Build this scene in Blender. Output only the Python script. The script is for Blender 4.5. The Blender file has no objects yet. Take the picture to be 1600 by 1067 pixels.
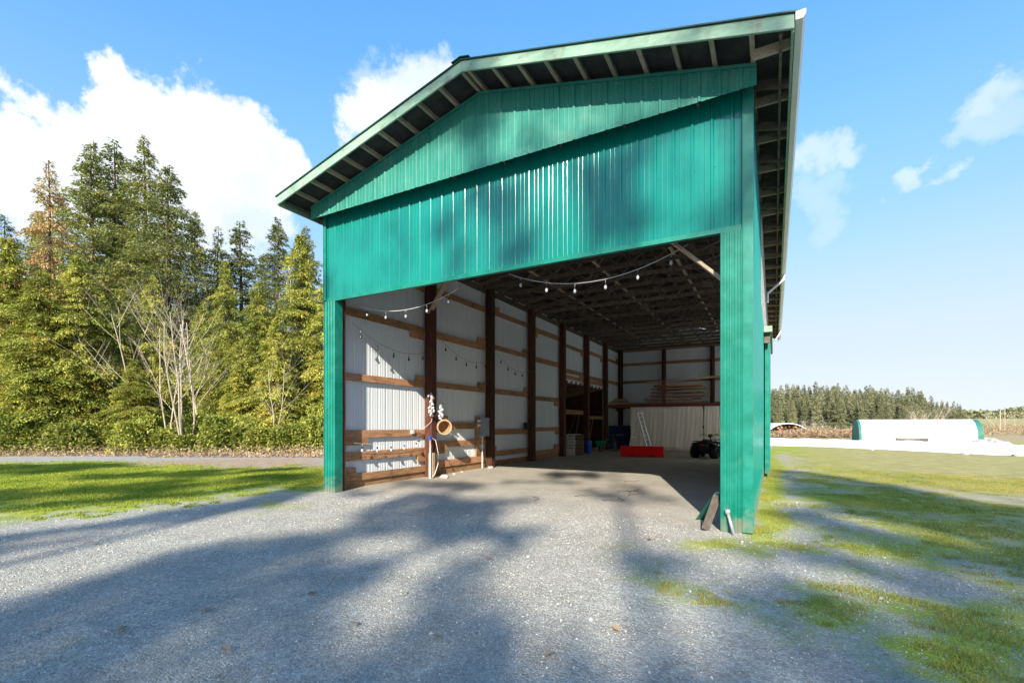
import bpy, math, random
import numpy as np
from mathutils import Vector, Matrix
R = math.radians
random.seed(7); rng = np.random.default_rng(7)
S = bpy.context.scene
COL = S.collection

# ---------------------------------------------------------------- camera
CX, CY, CH, TH, FP, HOR = 10.064, -8.461, 1.75, 0.501, 748.2, 661.0
cam = bpy.data.objects.new('camera', bpy.data.cameras.new('camera')); COL.objects.link(cam)
cam.location = (CX, CY, CH); cam.rotation_euler = (R(90), 0, TH)
cam.data.sensor_width = 36; cam.data.lens = FP / 1600 * 36
cam.data.shift_y = (HOR - 533.5) / 1600
cam.data.clip_end = 4000; cam.data.clip_start = 0.05
S.camera = cam

def proj(X, Y, Z):
    dx = X - CX; dy = Y - CY
    fw = -dx * math.sin(TH) + dy * math.cos(TH); rt = dx * math.cos(TH) + dy * math.sin(TH)
    return 800 + FP * rt / fw, HOR - FP * (Z - CH) / fw
def ray(u, v):
    d = ((u - 800) / FP, 1.0, (HOR - v) / FP)
    return Vector((d[0] * math.cos(TH) - math.sin(TH), d[0] * math.sin(TH) + math.cos(TH), d[2]))
def ground_at(u, v, z=0.0):
    r = ray(u, v); t = (z - CH) / r.z
    return Vector((CX + r.x * t, CY + r.y * t, z))
def far_at(u, F):
    r = ray(u, HOR)
    return Vector((CX + r.x * F, CY + r.y * F, 0))
def top_z(v, F): return CH + (HOR - v) / FP * F

# ---------------------------------------------------------------- light
SX, SY, SZ = -0.326, 1.0, -0.58                 # the way the sunlight travels
sun = bpy.data.objects.new('sun', bpy.data.lights.new('sun', 'SUN')); COL.objects.link(sun)
sun.data.energy = 3.2; sun.data.angle = R(0.53); sun.data.color = (1.0, 0.91, 0.77)
sun.rotation_euler = Vector((SX, SY, SZ)).to_track_quat('-Z', 'Y').to_euler()
sun.location = (20, -30, 30)
S.view_settings.view_transform = 'Standard'; S.view_settings.look = 'None'
S.view_settings.gamma = 1; S.view_settings.use_curve_mapping = False
S.view_settings.exposure = 1.68
S.cycles.max_bounces = 12; S.cycles.diffuse_bounces = 8; S.cycles.glossy_bounces = 4

W = bpy.data.worlds.new('World'); S.world = W; W.use_nodes = True
nt = W.node_tree; nt.nodes.clear()
def N(t, **k):
    n = nt.nodes.new(t)
    for a, b in k.items(): setattr(n, a, b)
    return n
def Lk(a, b): nt.links.new(a, b)
out = N('ShaderNodeOutputWorld'); bg = N('ShaderNodeBackground'); Lk(bg.outputs[0], out.inputs[0])
bg.inputs[1].default_value = 0.15
sky = N('ShaderNodeTexSky', sky_type='NISHITA'); sky.sun_disc = False
sky.sun_elevation = math.atan(0.58 / math.hypot(.326, 1)); sky.sun_rotation = R(162)
sky.air_density = 1.15; sky.dust_density = .5; sky.ozone_density = 2.2
tc = N('ShaderNodeTexCoord')
nz = N('ShaderNodeTexNoise'); nz.inputs['Scale'].default_value = 7; nz.inputs['Detail'].default_value = 9; nz.inputs['Roughness'].default_value = .62
Lk(tc.outputs['Generated'], nz.inputs['Vector'])
sub = N('ShaderNodeVectorMath', operation='SUBTRACT'); Lk(nz.outputs['Color'], sub.inputs[0]); sub.inputs[1].default_value = (.5, .5, .5)
scl = N('ShaderNodeVectorMath', operation='SCALE'); Lk(sub.outputs[0], scl.inputs[0]); scl.inputs['Scale'].default_value = .26
add = N('ShaderNodeVectorMath', operation='ADD'); Lk(tc.outputs['Generated'], add.inputs[0]); Lk(scl.outputs[0], add.inputs[1])
nrm = N('ShaderNodeVectorMath', operation='NORMALIZE'); Lk(add.outputs[0], nrm.inputs[0])
clouds = [(200, 165, 75, 1, .75), (120, 215, 100, 1, .8), (270, 215, 120, 1, .85), (350, 250, 100, 1, .8), (400, 290, 78, 1, .8), (15, 275, 75, 1, .7),
          (240, 300, 110, 1, .6), (400, 350, 60, .8, .3), (110, 290, 120, 1, .6), (330, 340, 90, .85, .4),
          (600, 170, 55, .9, .4), (660, 160, 60, .9, .4), (570, 205, 45, .8, .4), (570, 125, 40, .35, .2),
          (1560, 140, 62, .42, .0), (1530, 190, 55, .3, .0), (1270, 265, 45, .42, .0), (1425, 268, 34, .4, .0), (1285, 325, 45, .22, .0), (1640, 170, 70, .35, .0)]
acc = None
for (u, v, r, wgt, hard) in clouds:
    c = ray(u, v).normalized(); e = ray(u + r, v).normalized()
    ca = c.dot(e); ang = math.acos(ca)
    d = N('ShaderNodeVectorMath', operation='DOT_PRODUCT'); Lk(nrm.outputs[0], d.inputs[0]); d.inputs[1].default_value = c
    m = N('ShaderNodeMapRange', interpolation_type='SMOOTHSTEP'); Lk(d.outputs['Value'], m.inputs['Value'])
    m.inputs['From Min'].default_value = math.cos(ang * 1.12); m.inputs['From Max'].default_value = math.cos(ang * hard)
    m.inputs['To Max'].default_value = wgt
    if acc is None: acc = m.outputs[0]
    else:
        x = N('ShaderNodeMath', operation='MAXIMUM'); Lk(acc, x.inputs[0]); Lk(m.outputs[0], x.inputs[1]); acc = x.outputs[0]
mix = N('ShaderNodeMix', data_type='RGBA'); Lk(acc, mix.inputs[0])
# thin veil that whitens the low sky
sep = N('ShaderNodeSeparateXYZ'); Lk(tc.outputs['Generated'], sep.inputs[0])
veil = N('ShaderNodeMapRange', interpolation_type='SMOOTHSTEP'); Lk(sep.outputs['Z'], veil.inputs['Value'])
veil.inputs['From Min'].default_value = .12; veil.inputs['From Max'].default_value = .8
veil.inputs['To Min'].default_value = 1.0; veil.inputs['To Max'].default_value = .0
mv = N('ShaderNodeMix', data_type='RGBA'); Lk(veil.outputs[0], mv.inputs[0]); hsv = N('ShaderNodeHueSaturation'); hsv.inputs['Saturation'].default_value = 1.28; hsv.inputs['Value'].default_value = .85; hsv.inputs['Hue'].default_value = .503; Lk(sky.outputs[0], hsv.inputs['Color']); Lk(hsv.outputs[0], mv.inputs[6]); vr = N('ShaderNodeValToRGB'); Lk(sep.outputs['Z'], vr.inputs[0]); Lk(vr.outputs[0], mv.inputs[7])
for k_, (p_, c_) in enumerate([(0, (1.9, 2.05, 2.2)), (.16, (1.5, 1.82, 2.15)), (.34, (.85, 1.36, 2.05)), (.6, (.4, .95, 1.85))]):
    if k_ > 1: vr.color_ramp.elements.new(p_)
    vr.color_ramp.elements[k_].position = p_; vr.color_ramp.elements[k_].color = (*c_, 1)
Lk(mv.outputs[2], mix.inputs[6])
n2 = N('ShaderNodeTexNoise'); n2.inputs['Scale'].default_value = 5; n2.inputs['Detail'].default_value = 6; Lk(tc.outputs['Generated'], n2.inputs['Vector'])
cr = N('ShaderNodeValToRGB'); Lk(n2.outputs[0], cr.inputs[0])
cr.color_ramp.elements[0].position = .3; cr.color_ramp.elements[0].color = (1.9, 2.1, 2.35, 1)
cr.color_ramp.elements[1].position = .6; cr.color_ramp.elements[1].color = (2.5, 2.52, 2.6, 1)
Lk(cr.outputs[0], mix.inputs[7]); Lk(mix.outputs[2], bg.inputs[0])

# ---------------------------------------------------------------- materials
def mat(name, c1, c2=None, rough=.7, scale=6, stretch=(1, 1, 1), bump=0, spec=.3, metal=0, lo=.35, hi=.65, trans=0, coat=0, objrand=0, attr=None, c3=None, s3=1.5, alpha3=.6, detail=6, dirt=0):
    m = bpy.data.materials.new(name); m.use_nodes = True; t = m.node_tree; b = t.nodes['Principled BSDF']
    b.inputs['Roughness'].default_value = rough; b.inputs['Specular IOR Level'].default_value = spec; b.inputs['Metallic'].default_value = metal
    b.inputs['Coat Weight'].default_value = coat; b.inputs['Coat Roughness'].default_value = .15
    def n(ty, **k):
        q = t.nodes.new(ty)
        for a, v in k.items(): setattr(q, a, v)
        return q
    co = n('ShaderNodeTexCoord'); mp = n('ShaderNodeMapping'); mp.inputs['Scale'].default_value = stretch
    t.links.new(co.outputs['Object'], mp.inputs[0])
    nz = n('ShaderNodeTexNoise'); nz.inputs['Scale'].default_value = scale; nz.inputs['Detail'].default_value = detail; nz.inputs['Roughness'].default_value = .65
    t.links.new(mp.outputs[0], nz.inputs['Vector'])
    r = n('ShaderNodeValToRGB'); t.links.new(nz.outputs[0], r.inputs[0])
    r.color_ramp.elements[0].position = lo; r.color_ramp.elements[1].position = hi
    r.color_ramp.elements[0].color = (*c1, 1); r.color_ramp.elements[1].color = (*(c2 or c1), 1)
    col = r.outputs[0]
    if c3:
        n3 = n('ShaderNodeTexNoise'); n3.inputs['Scale'].default_value = s3; n3.inputs['Detail'].default_value = 8; n3.inputs['Roughness'].default_value = .7
        t.links.new(co.outputs['Object'], n3.inputs['Vector'])
        mr = n('ShaderNodeMapRange'); t.links.new(n3.outputs[0], mr.inputs[0]); mr.inputs[1].default_value = .52; mr.inputs[2].default_value = .68; mr.inputs[4].default_value = alpha3
        mx = n('ShaderNodeMix', data_type='RGBA'); t.links.new(mr.outputs[0], mx.inputs[0]); t.links.new(col, mx.inputs[6]); mx.inputs[7].default_value = (*c3, 1); col = mx.outputs[2]
    if dirt:
        sx = n('ShaderNodeSeparateXYZ'); t.links.new(co.outputs['Object'], sx.inputs[0]); dn = n('ShaderNodeTexNoise'); dn.inputs['Scale'].default_value = 7; dn.inputs['Detail'].default_value = 7; t.links.new(co.outputs['Object'], dn.inputs['Vector'])
        ad = n('ShaderNodeMath', operation='MULTIPLY_ADD'); t.links.new(dn.outputs[0], ad.inputs[0]); ad.inputs[1].default_value = -1.1; t.links.new(sx.outputs[2], ad.inputs[2])
        mr = n('ShaderNodeMapRange'); t.links.new(ad.outputs[0], mr.inputs[0]); mr.inputs[1].default_value = -.15; mr.inputs[2].default_value = -.62; mr.inputs[3].default_value = 0; mr.inputs[4].default_value = .75
        mx = n('ShaderNodeMix', data_type='RGBA'); t.links.new(mr.outputs[0], mx.inputs[0]); t.links.new(col, mx.inputs[6]); mx.inputs[7].default_value = (.2, .17, .12, 1); col = mx.outputs[2]
    if attr:
        at = n('ShaderNodeAttribute', attribute_name=attr); mx = n('ShaderNodeMix', data_type='RGBA', blend_type='MULTIPLY'); mx.inputs[0].default_value = 1
        t.links.new(col, mx.inputs[6]); t.links.new(at.outputs['Color'], mx.inputs[7]); col = mx.outputs[2]
    if objrand:
        oi = n('ShaderNodeObjectInfo'); hs = n('ShaderNodeHueSaturation'); mr = n('ShaderNodeMapRange')
        t.links.new(oi.outputs['Random'], mr.inputs[0]); mr.inputs[3].default_value = 1 - objrand; mr.inputs[4].default_value = 1 + objrand
        t.links.new(mr.outputs[0], hs.inputs['Value']); t.links.new(col, hs.inputs['Color'])
        m2 = n('ShaderNodeMapRange'); t.links.new(oi.outputs['Random'], m2.inputs[0]); m2.inputs[3].default_value = .5 + objrand * .04; m2.inputs[4].default_value = .5 - objrand * .04
        t.links.new(m2.outputs[0], hs.inputs['Hue']); col = hs.outputs[0]
    t.links.new(col, b.inputs['Base Color'])
    if bump:
        bp = n('ShaderNodeBump'); bp.inputs['Strength'].default_value = bump; bp.inputs['Distance'].default_value = .01
        t.links.new(nz.outputs[0], bp.inputs['Height']); t.links.new(bp.outputs[0], b.inputs['Normal'])
    if trans:
        tr = n('ShaderNodeBsdfTranslucent'); t.links.new(col, tr.inputs[0]); ms = n('ShaderNodeMixShader'); ms.inputs[0].default_value = trans
        o = t.nodes['Material Output']; t.links.new(b.outputs[0], ms.inputs[1]); t.links.new(tr.outputs[0], ms.inputs[2]); t.links.new(ms.outputs[0], o.inputs[0])
    return m
M = {}
M['green'] = mat('green_metal', (.0, .155, .125), (.0, .195, .155), rough=.2, spec=.5, scale=1.2, stretch=(1, 1, .4), coat=.3, dirt=1, c3=(.012, .22, .18), s3=1.1, alpha3=.3)
M['greendark'] = mat('green_metal_trim', (.0, .14, .095), (.008, .20, .145), rough=.3, spec=.5, scale=3.5, coat=.15, dirt=1, c3=(.05, .26, .19), s3=4, alpha3=.35)
M['skirt'] = mat('aged_green_metal', (.012, .17, .125), (.03, .225, .17), rough=.5, spec=.4, scale=2.2, stretch=(3, 3, .35), c3=(.10, .27, .21), s3=1.3, alpha3=.5)
M['inner'] = mat('pale_inner_metal', (.60, .65, .68), (.68, .72, .74), rough=.42, spec=.4, scale=.8, stretch=(1, 1, .3), c3=(.46, .49, .48), s3=.7, alpha3=.5)
M['mint'] = mat('mint_paint', (.20, .35, .25), (.31, .45, .33), rough=.75, scale=3, stretch=(1, 6, 6), c3=(.20, .15, .10), s3=3.2, alpha3=.65, bump=.2)
M['post'] = mat('creosoted_post', (.045, .018, .010), (.10, .04, .022), rough=.8, scale=4, stretch=(6, 6, .6), bump=.5, objrand=.3, c3=(.02, .012, .01), s3=2)
M['girt'] = mat('rough_plank', (.24, .125, .06), (.46, .26, .135), rough=.85, scale=3, stretch=(8, .7, 9), bump=.4, objrand=.25, c3=(.09, .05, .03), s3=2)
M['girtx'] = mat('rough_plank_cross', (.20, .11, .065), (.34, .21, .13), rough=.85, scale=3, stretch=(.7, 8, 9), bump=.4, objrand=.25)
M['rafter'] = mat('grey_brown_rafter', (.095, .078, .065), (.18, .15, .12), rough=.9, scale=4, stretch=(2, 2, 2), bump=.3, objrand=.35)
M['lookout'] = mat('weathered_lookout', (.30, .23, .16), (.50, .41, .30), rough=.9, scale=5, stretch=(8, 1, 8), bump=.3, objrand=.2)
M['deck'] = mat('black_roof_paper', (.028, .027, .03), (.06, .056, .058), rough=.8, scale=3, c3=(.09, .075, .06), s3=2)
M['roofmetal'] = mat('dark_green_roof_metal', (.012, .06, .045), (.02, .08, .06), rough=.4, spec=.5)
M['fillsheet'] = mat('translucent_fill_sheet', (.82, .84, .84), (.9, .91, .9), rough=.5, scale=2, trans=.92)  # for side sheets added to brighten the barn interior
M['white'] = mat('white_metal', (.72, .73, .72), (.8, .8, .79), rough=.4, spec=.4, scale=2)
M['galv'] = mat('galvanised', (.42, .44, .45), (.55, .57, .58), rough=.35, metal=.6, scale=14)
M['alu'] = mat('aluminium', (.88, .88, .88), (.93, .93, .93), rough=.5, metal=.0, scale=9)
M['black'] = mat('black_rubber', (.012, .012, .013), (.03, .03, .03), rough=.75, scale=9)
M['blackplastic'] = mat('black_plastic', (.016, .017, .02), (.03, .031, .035), rough=.4, scale=4)
M['redlens'] = mat('red_lens', (.55, .01, .02), rough=.25)
M['red'] = mat('red_paint', (.86, .004, .003), (.92, .008, .006), rough=.6, spec=.15, scale=2, c3=(.4, .02, .015), s3=3, alpha3=.4)
M['canvas'] = mat('cream_canvas', (.82, .75, .62), (.88, .82, .71), rough=.9, scale=1.2, stretch=(3, 3, .4), c3=(.62, .53, .41), s3=.9, alpha3=.35)
M['beam'] = mat('red_brown_steel', (.12, .03, .022), (.20, .05, .04), rough=.7, scale=4)
M['glass'] = mat('bulb_glass', (.45, .47, .5), rough=.1, spec=.8)
M['dkglass'] = mat('smoked_bulb_glass', (.05, .05, .055), rough=.1, spec=.6)
M['wire'] = mat('pale_wire', (.55, .55, .55), rough=.6)
M['dkwire'] = mat('dark_wire', (.03, .03, .03), rough=.6)
M['crate'] = mat('brown_crate', (.20, .12, .07), (.30, .19, .11), rough=.8, scale=8, objrand=.2)
M['cratew'] = mat('white_crate', (.55, .52, .48), (.66, .63, .58), rough=.8, scale=8, objrand=.1)
M['blue'] = mat('blue_plastic', (.01, .06, .35), (.015, .09, .45), rough=.4)
M['dkblue'] = mat('dark_blue_plastic', (.01, .03, .10), (.012, .04, .14), rough=.4)
M['greenp'] = mat('green_plastic', (.01, .25, .12), (.015, .3, .15), rough=.4)
M['darkgreenp'] = mat('dark_green_steel', (.008, .045, .032), (.012, .06, .045), rough=.55)
M['maroon'] = mat('maroon_boards', (.05, .018, .016), (.08, .028, .022), rough=.8, scale=3)
M['boxgrey'] = mat('grey_enamel', (.20, .24, .28), (.25, .29, .33), rough=.45)
M['tub'] = mat('tan_drum', (.30, .21, .13), (.44, .33, .21), rough=.8, scale=6)
M['tubin'] = mat('drum_inside', (.30, .16, .08), (.42, .25, .13), rough=.9)
M['pvc'] = mat('white_pvc', (.72, .70, .68), rough=.4)
M['pinkhose'] = mat('pale_hose', (.62, .50, .46), rough=.5)
M['lumber'] = mat('sawn_lumber', (.22, .14, .085), (.40, .28, .17), rough=.85, scale=4, stretch=(.7, 8, 9), objrand=.4)
M['bark'] = mat('conifer_bark', (.07, .05, .038), (.16, .12, .09), rough=.95, scale=5, stretch=(3, 3, .6), bump=.8)
M['pale_bark'] = mat('pale_bark', (.32, .27, .20), (.52, .45, .35), rough=.9, scale=4, stretch=(2, 2, 1), objrand=.15)
M['twig'] = mat('bare_twig', (.26, .18, .12), (.42, .31, .22), rough=.95, objrand=.2)
M['fir'] = mat('fir_needles', (.15, .20, .05), (.33, .34, .10), rough=.6, scale=.55, trans=.3, attr='tint', objrand=.28, lo=.38, hi=.62)
M['cedar'] = mat('cedar_sprays', (.22, .275, .04), (.50, .50, .11), rough=.6, scale=.45, trans=.32, attr='tint', objrand=.22, lo=.38, hi=.62)
M['farfir'] = mat('hazed_far_fir_needles', (.15, .19, .10), (.30, .30, .15), rough=.7, scale=.3, trans=.2, attr='tint', objrand=.3)  # distance haze is put into the colour as paler needles
M['browncedar'] = mat('browning_cedar_sprays', (.30, .28, .09), (.48, .38, .17), rough=.7, scale=.4, trans=.25, attr='tint')
M['litter'] = mat('dead_leaves', (.26, .17, .10), (.48, .36, .22), rough=.9, scale=2, trans=.2, attr='tint')
M['bush'] = mat('bush_leaves', (.17, .22, .03), (.38, .38, .08), rough=.6, scale=.8, trans=.28, attr='tint', objrand=.25)
M['grass'] = mat('grass_blades', (.20, .27, .025), (.42, .40, .07), rough=.6, scale=.6, trans=.35, attr='tint')
M['stone'] = mat('gravel_stones', (.9, .9, .9), (1, 1, 1), rough=.8, scale=30, attr='tint')
M['sheet'] = mat('white_cover_sheet', (.78, .79, .80), (.84, .84, .84), rough=.7, scale=2, stretch=(1, 1, 1), bump=.3)
M['tunnelgreen'] = mat('green_tunnel_end', (.02, .13, .10), (.03, .17, .13), rough=.6)
M['rock'] = mat('field_rock', (.26, .24, .22), (.46, .43, .39), rough=.9, scale=3, bump=.6)

# ---------------------------------------------------------------- mesh helpers
class MB:
    def __init__(s): s.v = []; s.f = []; s.m = []
    def add(s, vs, fs, mi=0):
        o = len(s.v); s.v += [tuple(p) for p in vs]; s.f += [tuple(i + o for i in f) for f in fs]; s.m += [mi] * len(fs); return s
    def box(s, lo, hi, mi=0):
        x0, y0, z0 = lo; x1, y1, z1 = hi
        return s.add([(x0, y0, z0), (x1, y0, z0), (x1, y1, z0), (x0, y1, z0), (x0, y0, z1), (x1, y0, z1), (x1, y1, z1), (x0, y1, z1)],
                     [(0, 3, 2, 1), (4, 5, 6, 7), (0, 1, 5, 4), (1, 2, 6, 5), (2, 3, 7, 6), (3, 0, 4, 7)], mi)
    def bar(s, a, b, w, h, up=(0, 0, 1), mi=0):
        a = Vector(a); b = Vector(b); d = (b - a).normalized(); u = Vector(up)
        if abs(d.dot(u)) > .98: u = Vector((0, 1, 0))
        x = d.cross(u).normalized() * w / 2; y = x.cross(d).normalized() * h / 2
        return s.add([a - x - y, a + x - y, a + x + y, a - x + y, b - x - y, b + x - y, b + x + y, b - x + y],
                     [(0, 3, 2, 1), (4, 5, 6, 7), (0, 1, 5, 4), (1, 2, 6, 5), (2, 3, 7, 6), (3, 0, 4, 7)], mi)
    def tube(s, pts, r, n=6, mi=0, caps=True):
        pts = [Vector(p) for p in pts]; rs = r if isinstance(r, (list, tuple)) else [r] * len(pts)
        vs = []; fs = []; ref = None
        for i, p in enumerate(pts):
            d = (pts[min(i + 1, len(pts) - 1)] - pts[max(i - 1, 0)]).normalized()
            if ref is None: ref = Vector((0, 0, 1)) if abs(d.z) < .9 else Vector((1, 0, 0))
            x = d.cross(ref).normalized(); y = d.cross(x).normalized(); ref = -(x.cross(d)) if False else ref
            for k in range(n):
                a = 2 * math.pi * k / n; vs.append(p + (x * math.cos(a) + y * math.sin(a)) * rs[i])
        for i in range(len(pts) - 1):
            for k in range(n):
                k2 = (k + 1) % n; fs.append((i * n + k, i * n + k2, (i + 1) * n + k2, (i + 1) * n + k))
        if caps: fs += [tuple(range(n)), tuple((len(pts) - 1) * n + k for k in range(n))[::-1]]
        return s.add(vs, fs, mi)
    def lathe(s, prof, c=(0, 0, 0), axis='z', n=16, mi=0):
        vs = []; fs = []; c = Vector(c)
        for r, h in prof:
            for k in range(n):
                a = 2 * math.pi * k / n; p = (r * math.cos(a), r * math.sin(a), h)
                if axis == 'x': p = (p[2], p[0], p[1])
                if axis == 'y': p = (p[0], p[2], p[1])
                vs.append(c + Vector(p))
        for i in range(len(prof) - 1):
            for k in range(n):
                k2 = (k + 1) % n; fs.append((i * n + k, i * n + k2, (i + 1) * n + k2, (i + 1) * n + k))
        return s.add(vs, fs, mi)
    def mesh(s, name, *mats):
        me = bpy.data.meshes.new(name); me.from_pydata(s.v, [], s.f)
        for m in mats: me.materials.append(m)
        if len(mats) > 1: me.polygons.foreach_set('material_index', s.m)
        me.update(); return me
def obj(name, me, parent=None, loc=None, rz=0):
    o = bpy.data.objects.new(name, me); COL.objects.link(o)
    if parent: o.parent = parent
    if loc is not None: o.location = loc
    if rz: o.rotation_euler.z = rz
    return o
def empty(name, loc=(0, 0, 0), rz=0):
    o = bpy.data.objects.new(name, None); COL.objects.link(o); o.location = loc; o.rotation_euler.z = rz; return o
def tag(o, label=None, cat=None, group=None, kind=None):
    if label: o['label'] = label
    if cat: o['category'] = cat
    if group: o['group'] = group
    if kind: o['kind'] = kind
    return o
def smooth(me):
    me.polygons.foreach_set('use_smooth', [True] * len(me.polygons)); return me
def bevel(o, w=.01, seg=2):
    b = o.modifiers.new('bevel', 'BEVEL'); b.width = w; b.segments = seg; b.limit_method = 'ANGLE'; return o
def mesh_np(name, V, F, material, tint=None):
    """V (n,3), F (m,k) with constant k; tint: per-vertex (n,3)"""
    me = bpy.data.meshes.new(name); k = F.shape[1]
    me.vertices.add(len(V)); me.vertices.foreach_set('co', V.astype(np.float32).ravel())
    me.loops.add(F.size); me.loops.foreach_set('vertex_index', F.astype(np.int32).ravel())
    me.polygons.add(len(F)); me.polygons.foreach_set('loop_start', np.arange(0, F.size, k, dtype=np.int32)); me.polygons.foreach_set('loop_total', np.full(len(F), k, dtype=np.int32))
    me.materials.append(material); me.update(calc_edges=True)
    if tint is not None:
        a = me.color_attributes.new('tint', 'FLOAT_COLOR', 'POINT'); c = np.ones((len(V), 4), np.float32); c[:, :3] = tint; a.data.foreach_set('color', c.ravel())
    return me

# ---------------------------------------------------------------- ground
def pts(l, z=0): return [tuple(ground_at(u, v, z)[:2]) for u, v in l]
def inpoly(x, y, poly):
    r = np.zeros(x.shape, bool); n = len(poly); j = n - 1
    for i in range(n):
        xi, yi = poly[i]; xj, yj = poly[j]
        c = ((yi > y) != (yj > y)) & (x < (xj - xi) * (y - yi) / (yj - yi + 1e-12) + xi); r ^= c; j = i
    return r
def sdist(x, y, poly):
    d = np.full(x.shape, 1e9); n = len(poly)
    for i in range(n):
        ax, ay = poly[i]; bx, by = poly[(i + 1) % n]; ex, ey = bx - ax, by - ay
        t = np.clip(((x - ax) * ex + (y - ay) * ey) / (ex * ex + ey * ey + 1e-9), 0, 1)
        d = np.minimum(d, np.hypot(x - ax - ex * t, y - ay - ey * t))
    return np.where(inpoly(x, y, poly), d, -d)
def soft(x, y, poly, w): return np.clip(sdist(x, y, poly) / w * .5 + .5, 0, 1)
def vnoise(x, y, s, seed=0):
    x = x / s + seed * 17.3; y = y / s + seed * 9.1
    xi = np.floor(x).astype(int); yi = np.floor(y).astype(int); fx = x - xi; fy = y - yi
    fx = fx * fx * (3 - 2 * fx); fy = fy * fy * (3 - 2 * fy)
    def h(a, b):
        n = np.sin(a * 127.1 + b * 311.7 + seed * 74.7) * 43758.5453; return n - np.floor(n)
    return (h(xi, yi) * (1 - fx) + h(xi + 1, yi) * fx) * (1 - fy) + (h(xi, yi + 1) * (1 - fx) + h(xi + 1, yi + 1) * fx) * fy
lawnL = [(-200, 12), (-60, 10)] + pts([(0, 722), (200, 722), (330, 729), (505, 728)]) + [(-.3, 14), (-.4, .5)] + pts([(505, 757), (400, 765), (240, 790), (0, 818)]) + [(-12, -6), (-60, -30), (-200, -60)]
g2 = pts([(360, 795), (420, 780), (510, 783), (515, 792), (440, 800), (370, 803)])
wallstrip = pts([(1060, 845), (1120, 826), (1178, 822), (1192, 750), (1202, 705), (1212, 705), (1222, 730), (1212, 790), (1245, 820), (1225, 845), (1180, 862), (1100, 855)])
farR = pts([(1235, 715), (1240, 700), (1700, 700)]) + [(60, 30)] + pts([(1900, 790), (1600, 780), (1400, 765), (1300, 748), (1245, 742)])
midR = pts([(1225, 742), (1300, 745), (1420, 762), (1900, 800), (1900, 900), (1500, 925), (1350, 890), (1240, 860), (1225, 800)])
lowR = pts([(1250, 870), (1500, 905), (1900, 930), (1900, 1300), (1500, 1100), (1350, 1000), (1240, 985), (1130, 935), (1000, 900), (1020, 870), (1150, 920)])
streak = pts([(980, 855), (1040, 880), (1150, 930), (1260, 975), (1230, 1000), (1090, 950), (990, 905), (970, 875)])
dryL = pts([(190, 727), (230, 719), (505, 714), (505, 729), (440, 732), (330, 731)])
farm = [(22, 26), (400, 60), (900, 500), (200, 900), (-30, 600), (-5, 60), (11, 40)]
road = pts([(-150, 723), (0, 719), (250, 716), (505, 712)]) + [(-8, 40), (-2, 60), (-4.5, 60)] + pts([(505, 709.2), (250, 712), (0, 714), (-150, 716)])
inside = [(0, -.3), (9.7, -.3), (9.7, 26.5), (0, 26.5)]
def masks(x, y):
    g = np.zeros(x.shape)
    nz = vnoise(x, y, 1.7, 1) * .4 + vnoise(x, y, .6, 2) * .35 + vnoise(x, y, .25, 6) * .25
    g = np.maximum(g, soft(x, y, lawnL, 3.0) * 1.15)
    g = np.maximum(g, soft(x, y, g2, .7) * .62)
    g = np.maximum(g, soft(x, y, wallstrip, .9) * 1.25)
    g = np.maximum(g, soft(x, y, farR, 2.2) * 1.0)
    g = np.maximum(g, soft(x, y, midR, 2.6) * .86)
    g = np.maximum(g, soft(x, y, lowR, 2.0) * .80)
    g = np.maximum(g, soft(x, y, streak, 1.0) * 1.0)
    g = np.maximum(g, .10 + .22 * vnoise(x, y, 2.3, 12) * (vnoise(x, y, .35, 13) > .55) + .12 * (x > 9))
    g = np.maximum(g, np.where((x > 10) & (y > 24), .85, 0))
    g = np.maximum(g, np.clip((-x - 30) / 10, 0, 1) * .5)
    g = np.clip(g + (nz - .5) * .7 * np.clip(g * 2.5, 0, 1), 0, 1)
    d = soft(x, y, dryL, 1.2)
    d = np.maximum(d, np.where((x > 10) & (y > 30), np.clip(vnoise(x, y, 9, 5) * 1.3 - .1, 0, 1) * np.clip((y - 44) / 20, 0, 1), 0))
    d = np.maximum(d, soft(x, y, farR, 1.5) * .32)
    ins = soft(x, y, inside, 1.2); ins = np.clip(ins + (nz - .5) * .5 * (ins > .02), 0, 1); ins = np.where((x < 0) | (x > 9.75), 0, ins)
    rd = soft(x, y, road, .5)
    g = g * (1 - ins) * (1 - rd)
    return g, d, ins
def terrain(x, y):
    dist = np.hypot(x - CX, y - CY)
    z = (vnoise(x, y, 3, 3) - .5) * .03 + (vnoise(x, y, .6, 4) - .5) * .012
    z *= 1 - np.clip(soft(x, y, [(-1, -1.2), (11, -1.2), (11, 28), (-1, 28)], 1.2), 0, .8)
    # the field beyond the tunnel climbs gently, a low hill far away
    up = np.clip((y - 75) / 260, 0, 1) * np.clip((x - 5) / 40, 0, 1); z = z + up * up * 2.8 + up * 1.4
    z = np.where(dist < 60, z * np.clip((60 - dist) / 10, 0, 1) + (z * np.clip((dist - 50) / 10, 0, 1)), z)
    return z
def axis(a0, a1, step, lo, hi, g=1.09):
    mid = list(np.arange(a0, a1 + step / 2, step)); s = step; L = []; x = a0
    while x > lo: s *= g; x -= s; L.append(x)
    s = step; H = []; x = mid[-1]
    while x < hi: s *= g; x += s; H.append(x)
    return np.array(L[::-1] + mid + H)
ax = axis(-6, 17, .16, -900, 1500); ay = axis(-7.5, 12, .16, -300, 1800)
gx, gy = np.meshgrid(ax, ay); gz = terrain(gx, gy)
V = np.stack([gx, gy, gz], -1).reshape(-1, 3); nx, ny = len(ax), len(ay)
ii = (np.arange(ny - 1)[:, None] * nx + np.arange(nx - 1)[None]).ravel()
F = np.stack([ii, ii + 1, ii + nx + 1, ii + nx], 1)
gm, dm, im = masks(V[:, 0], V[:, 1])

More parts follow.
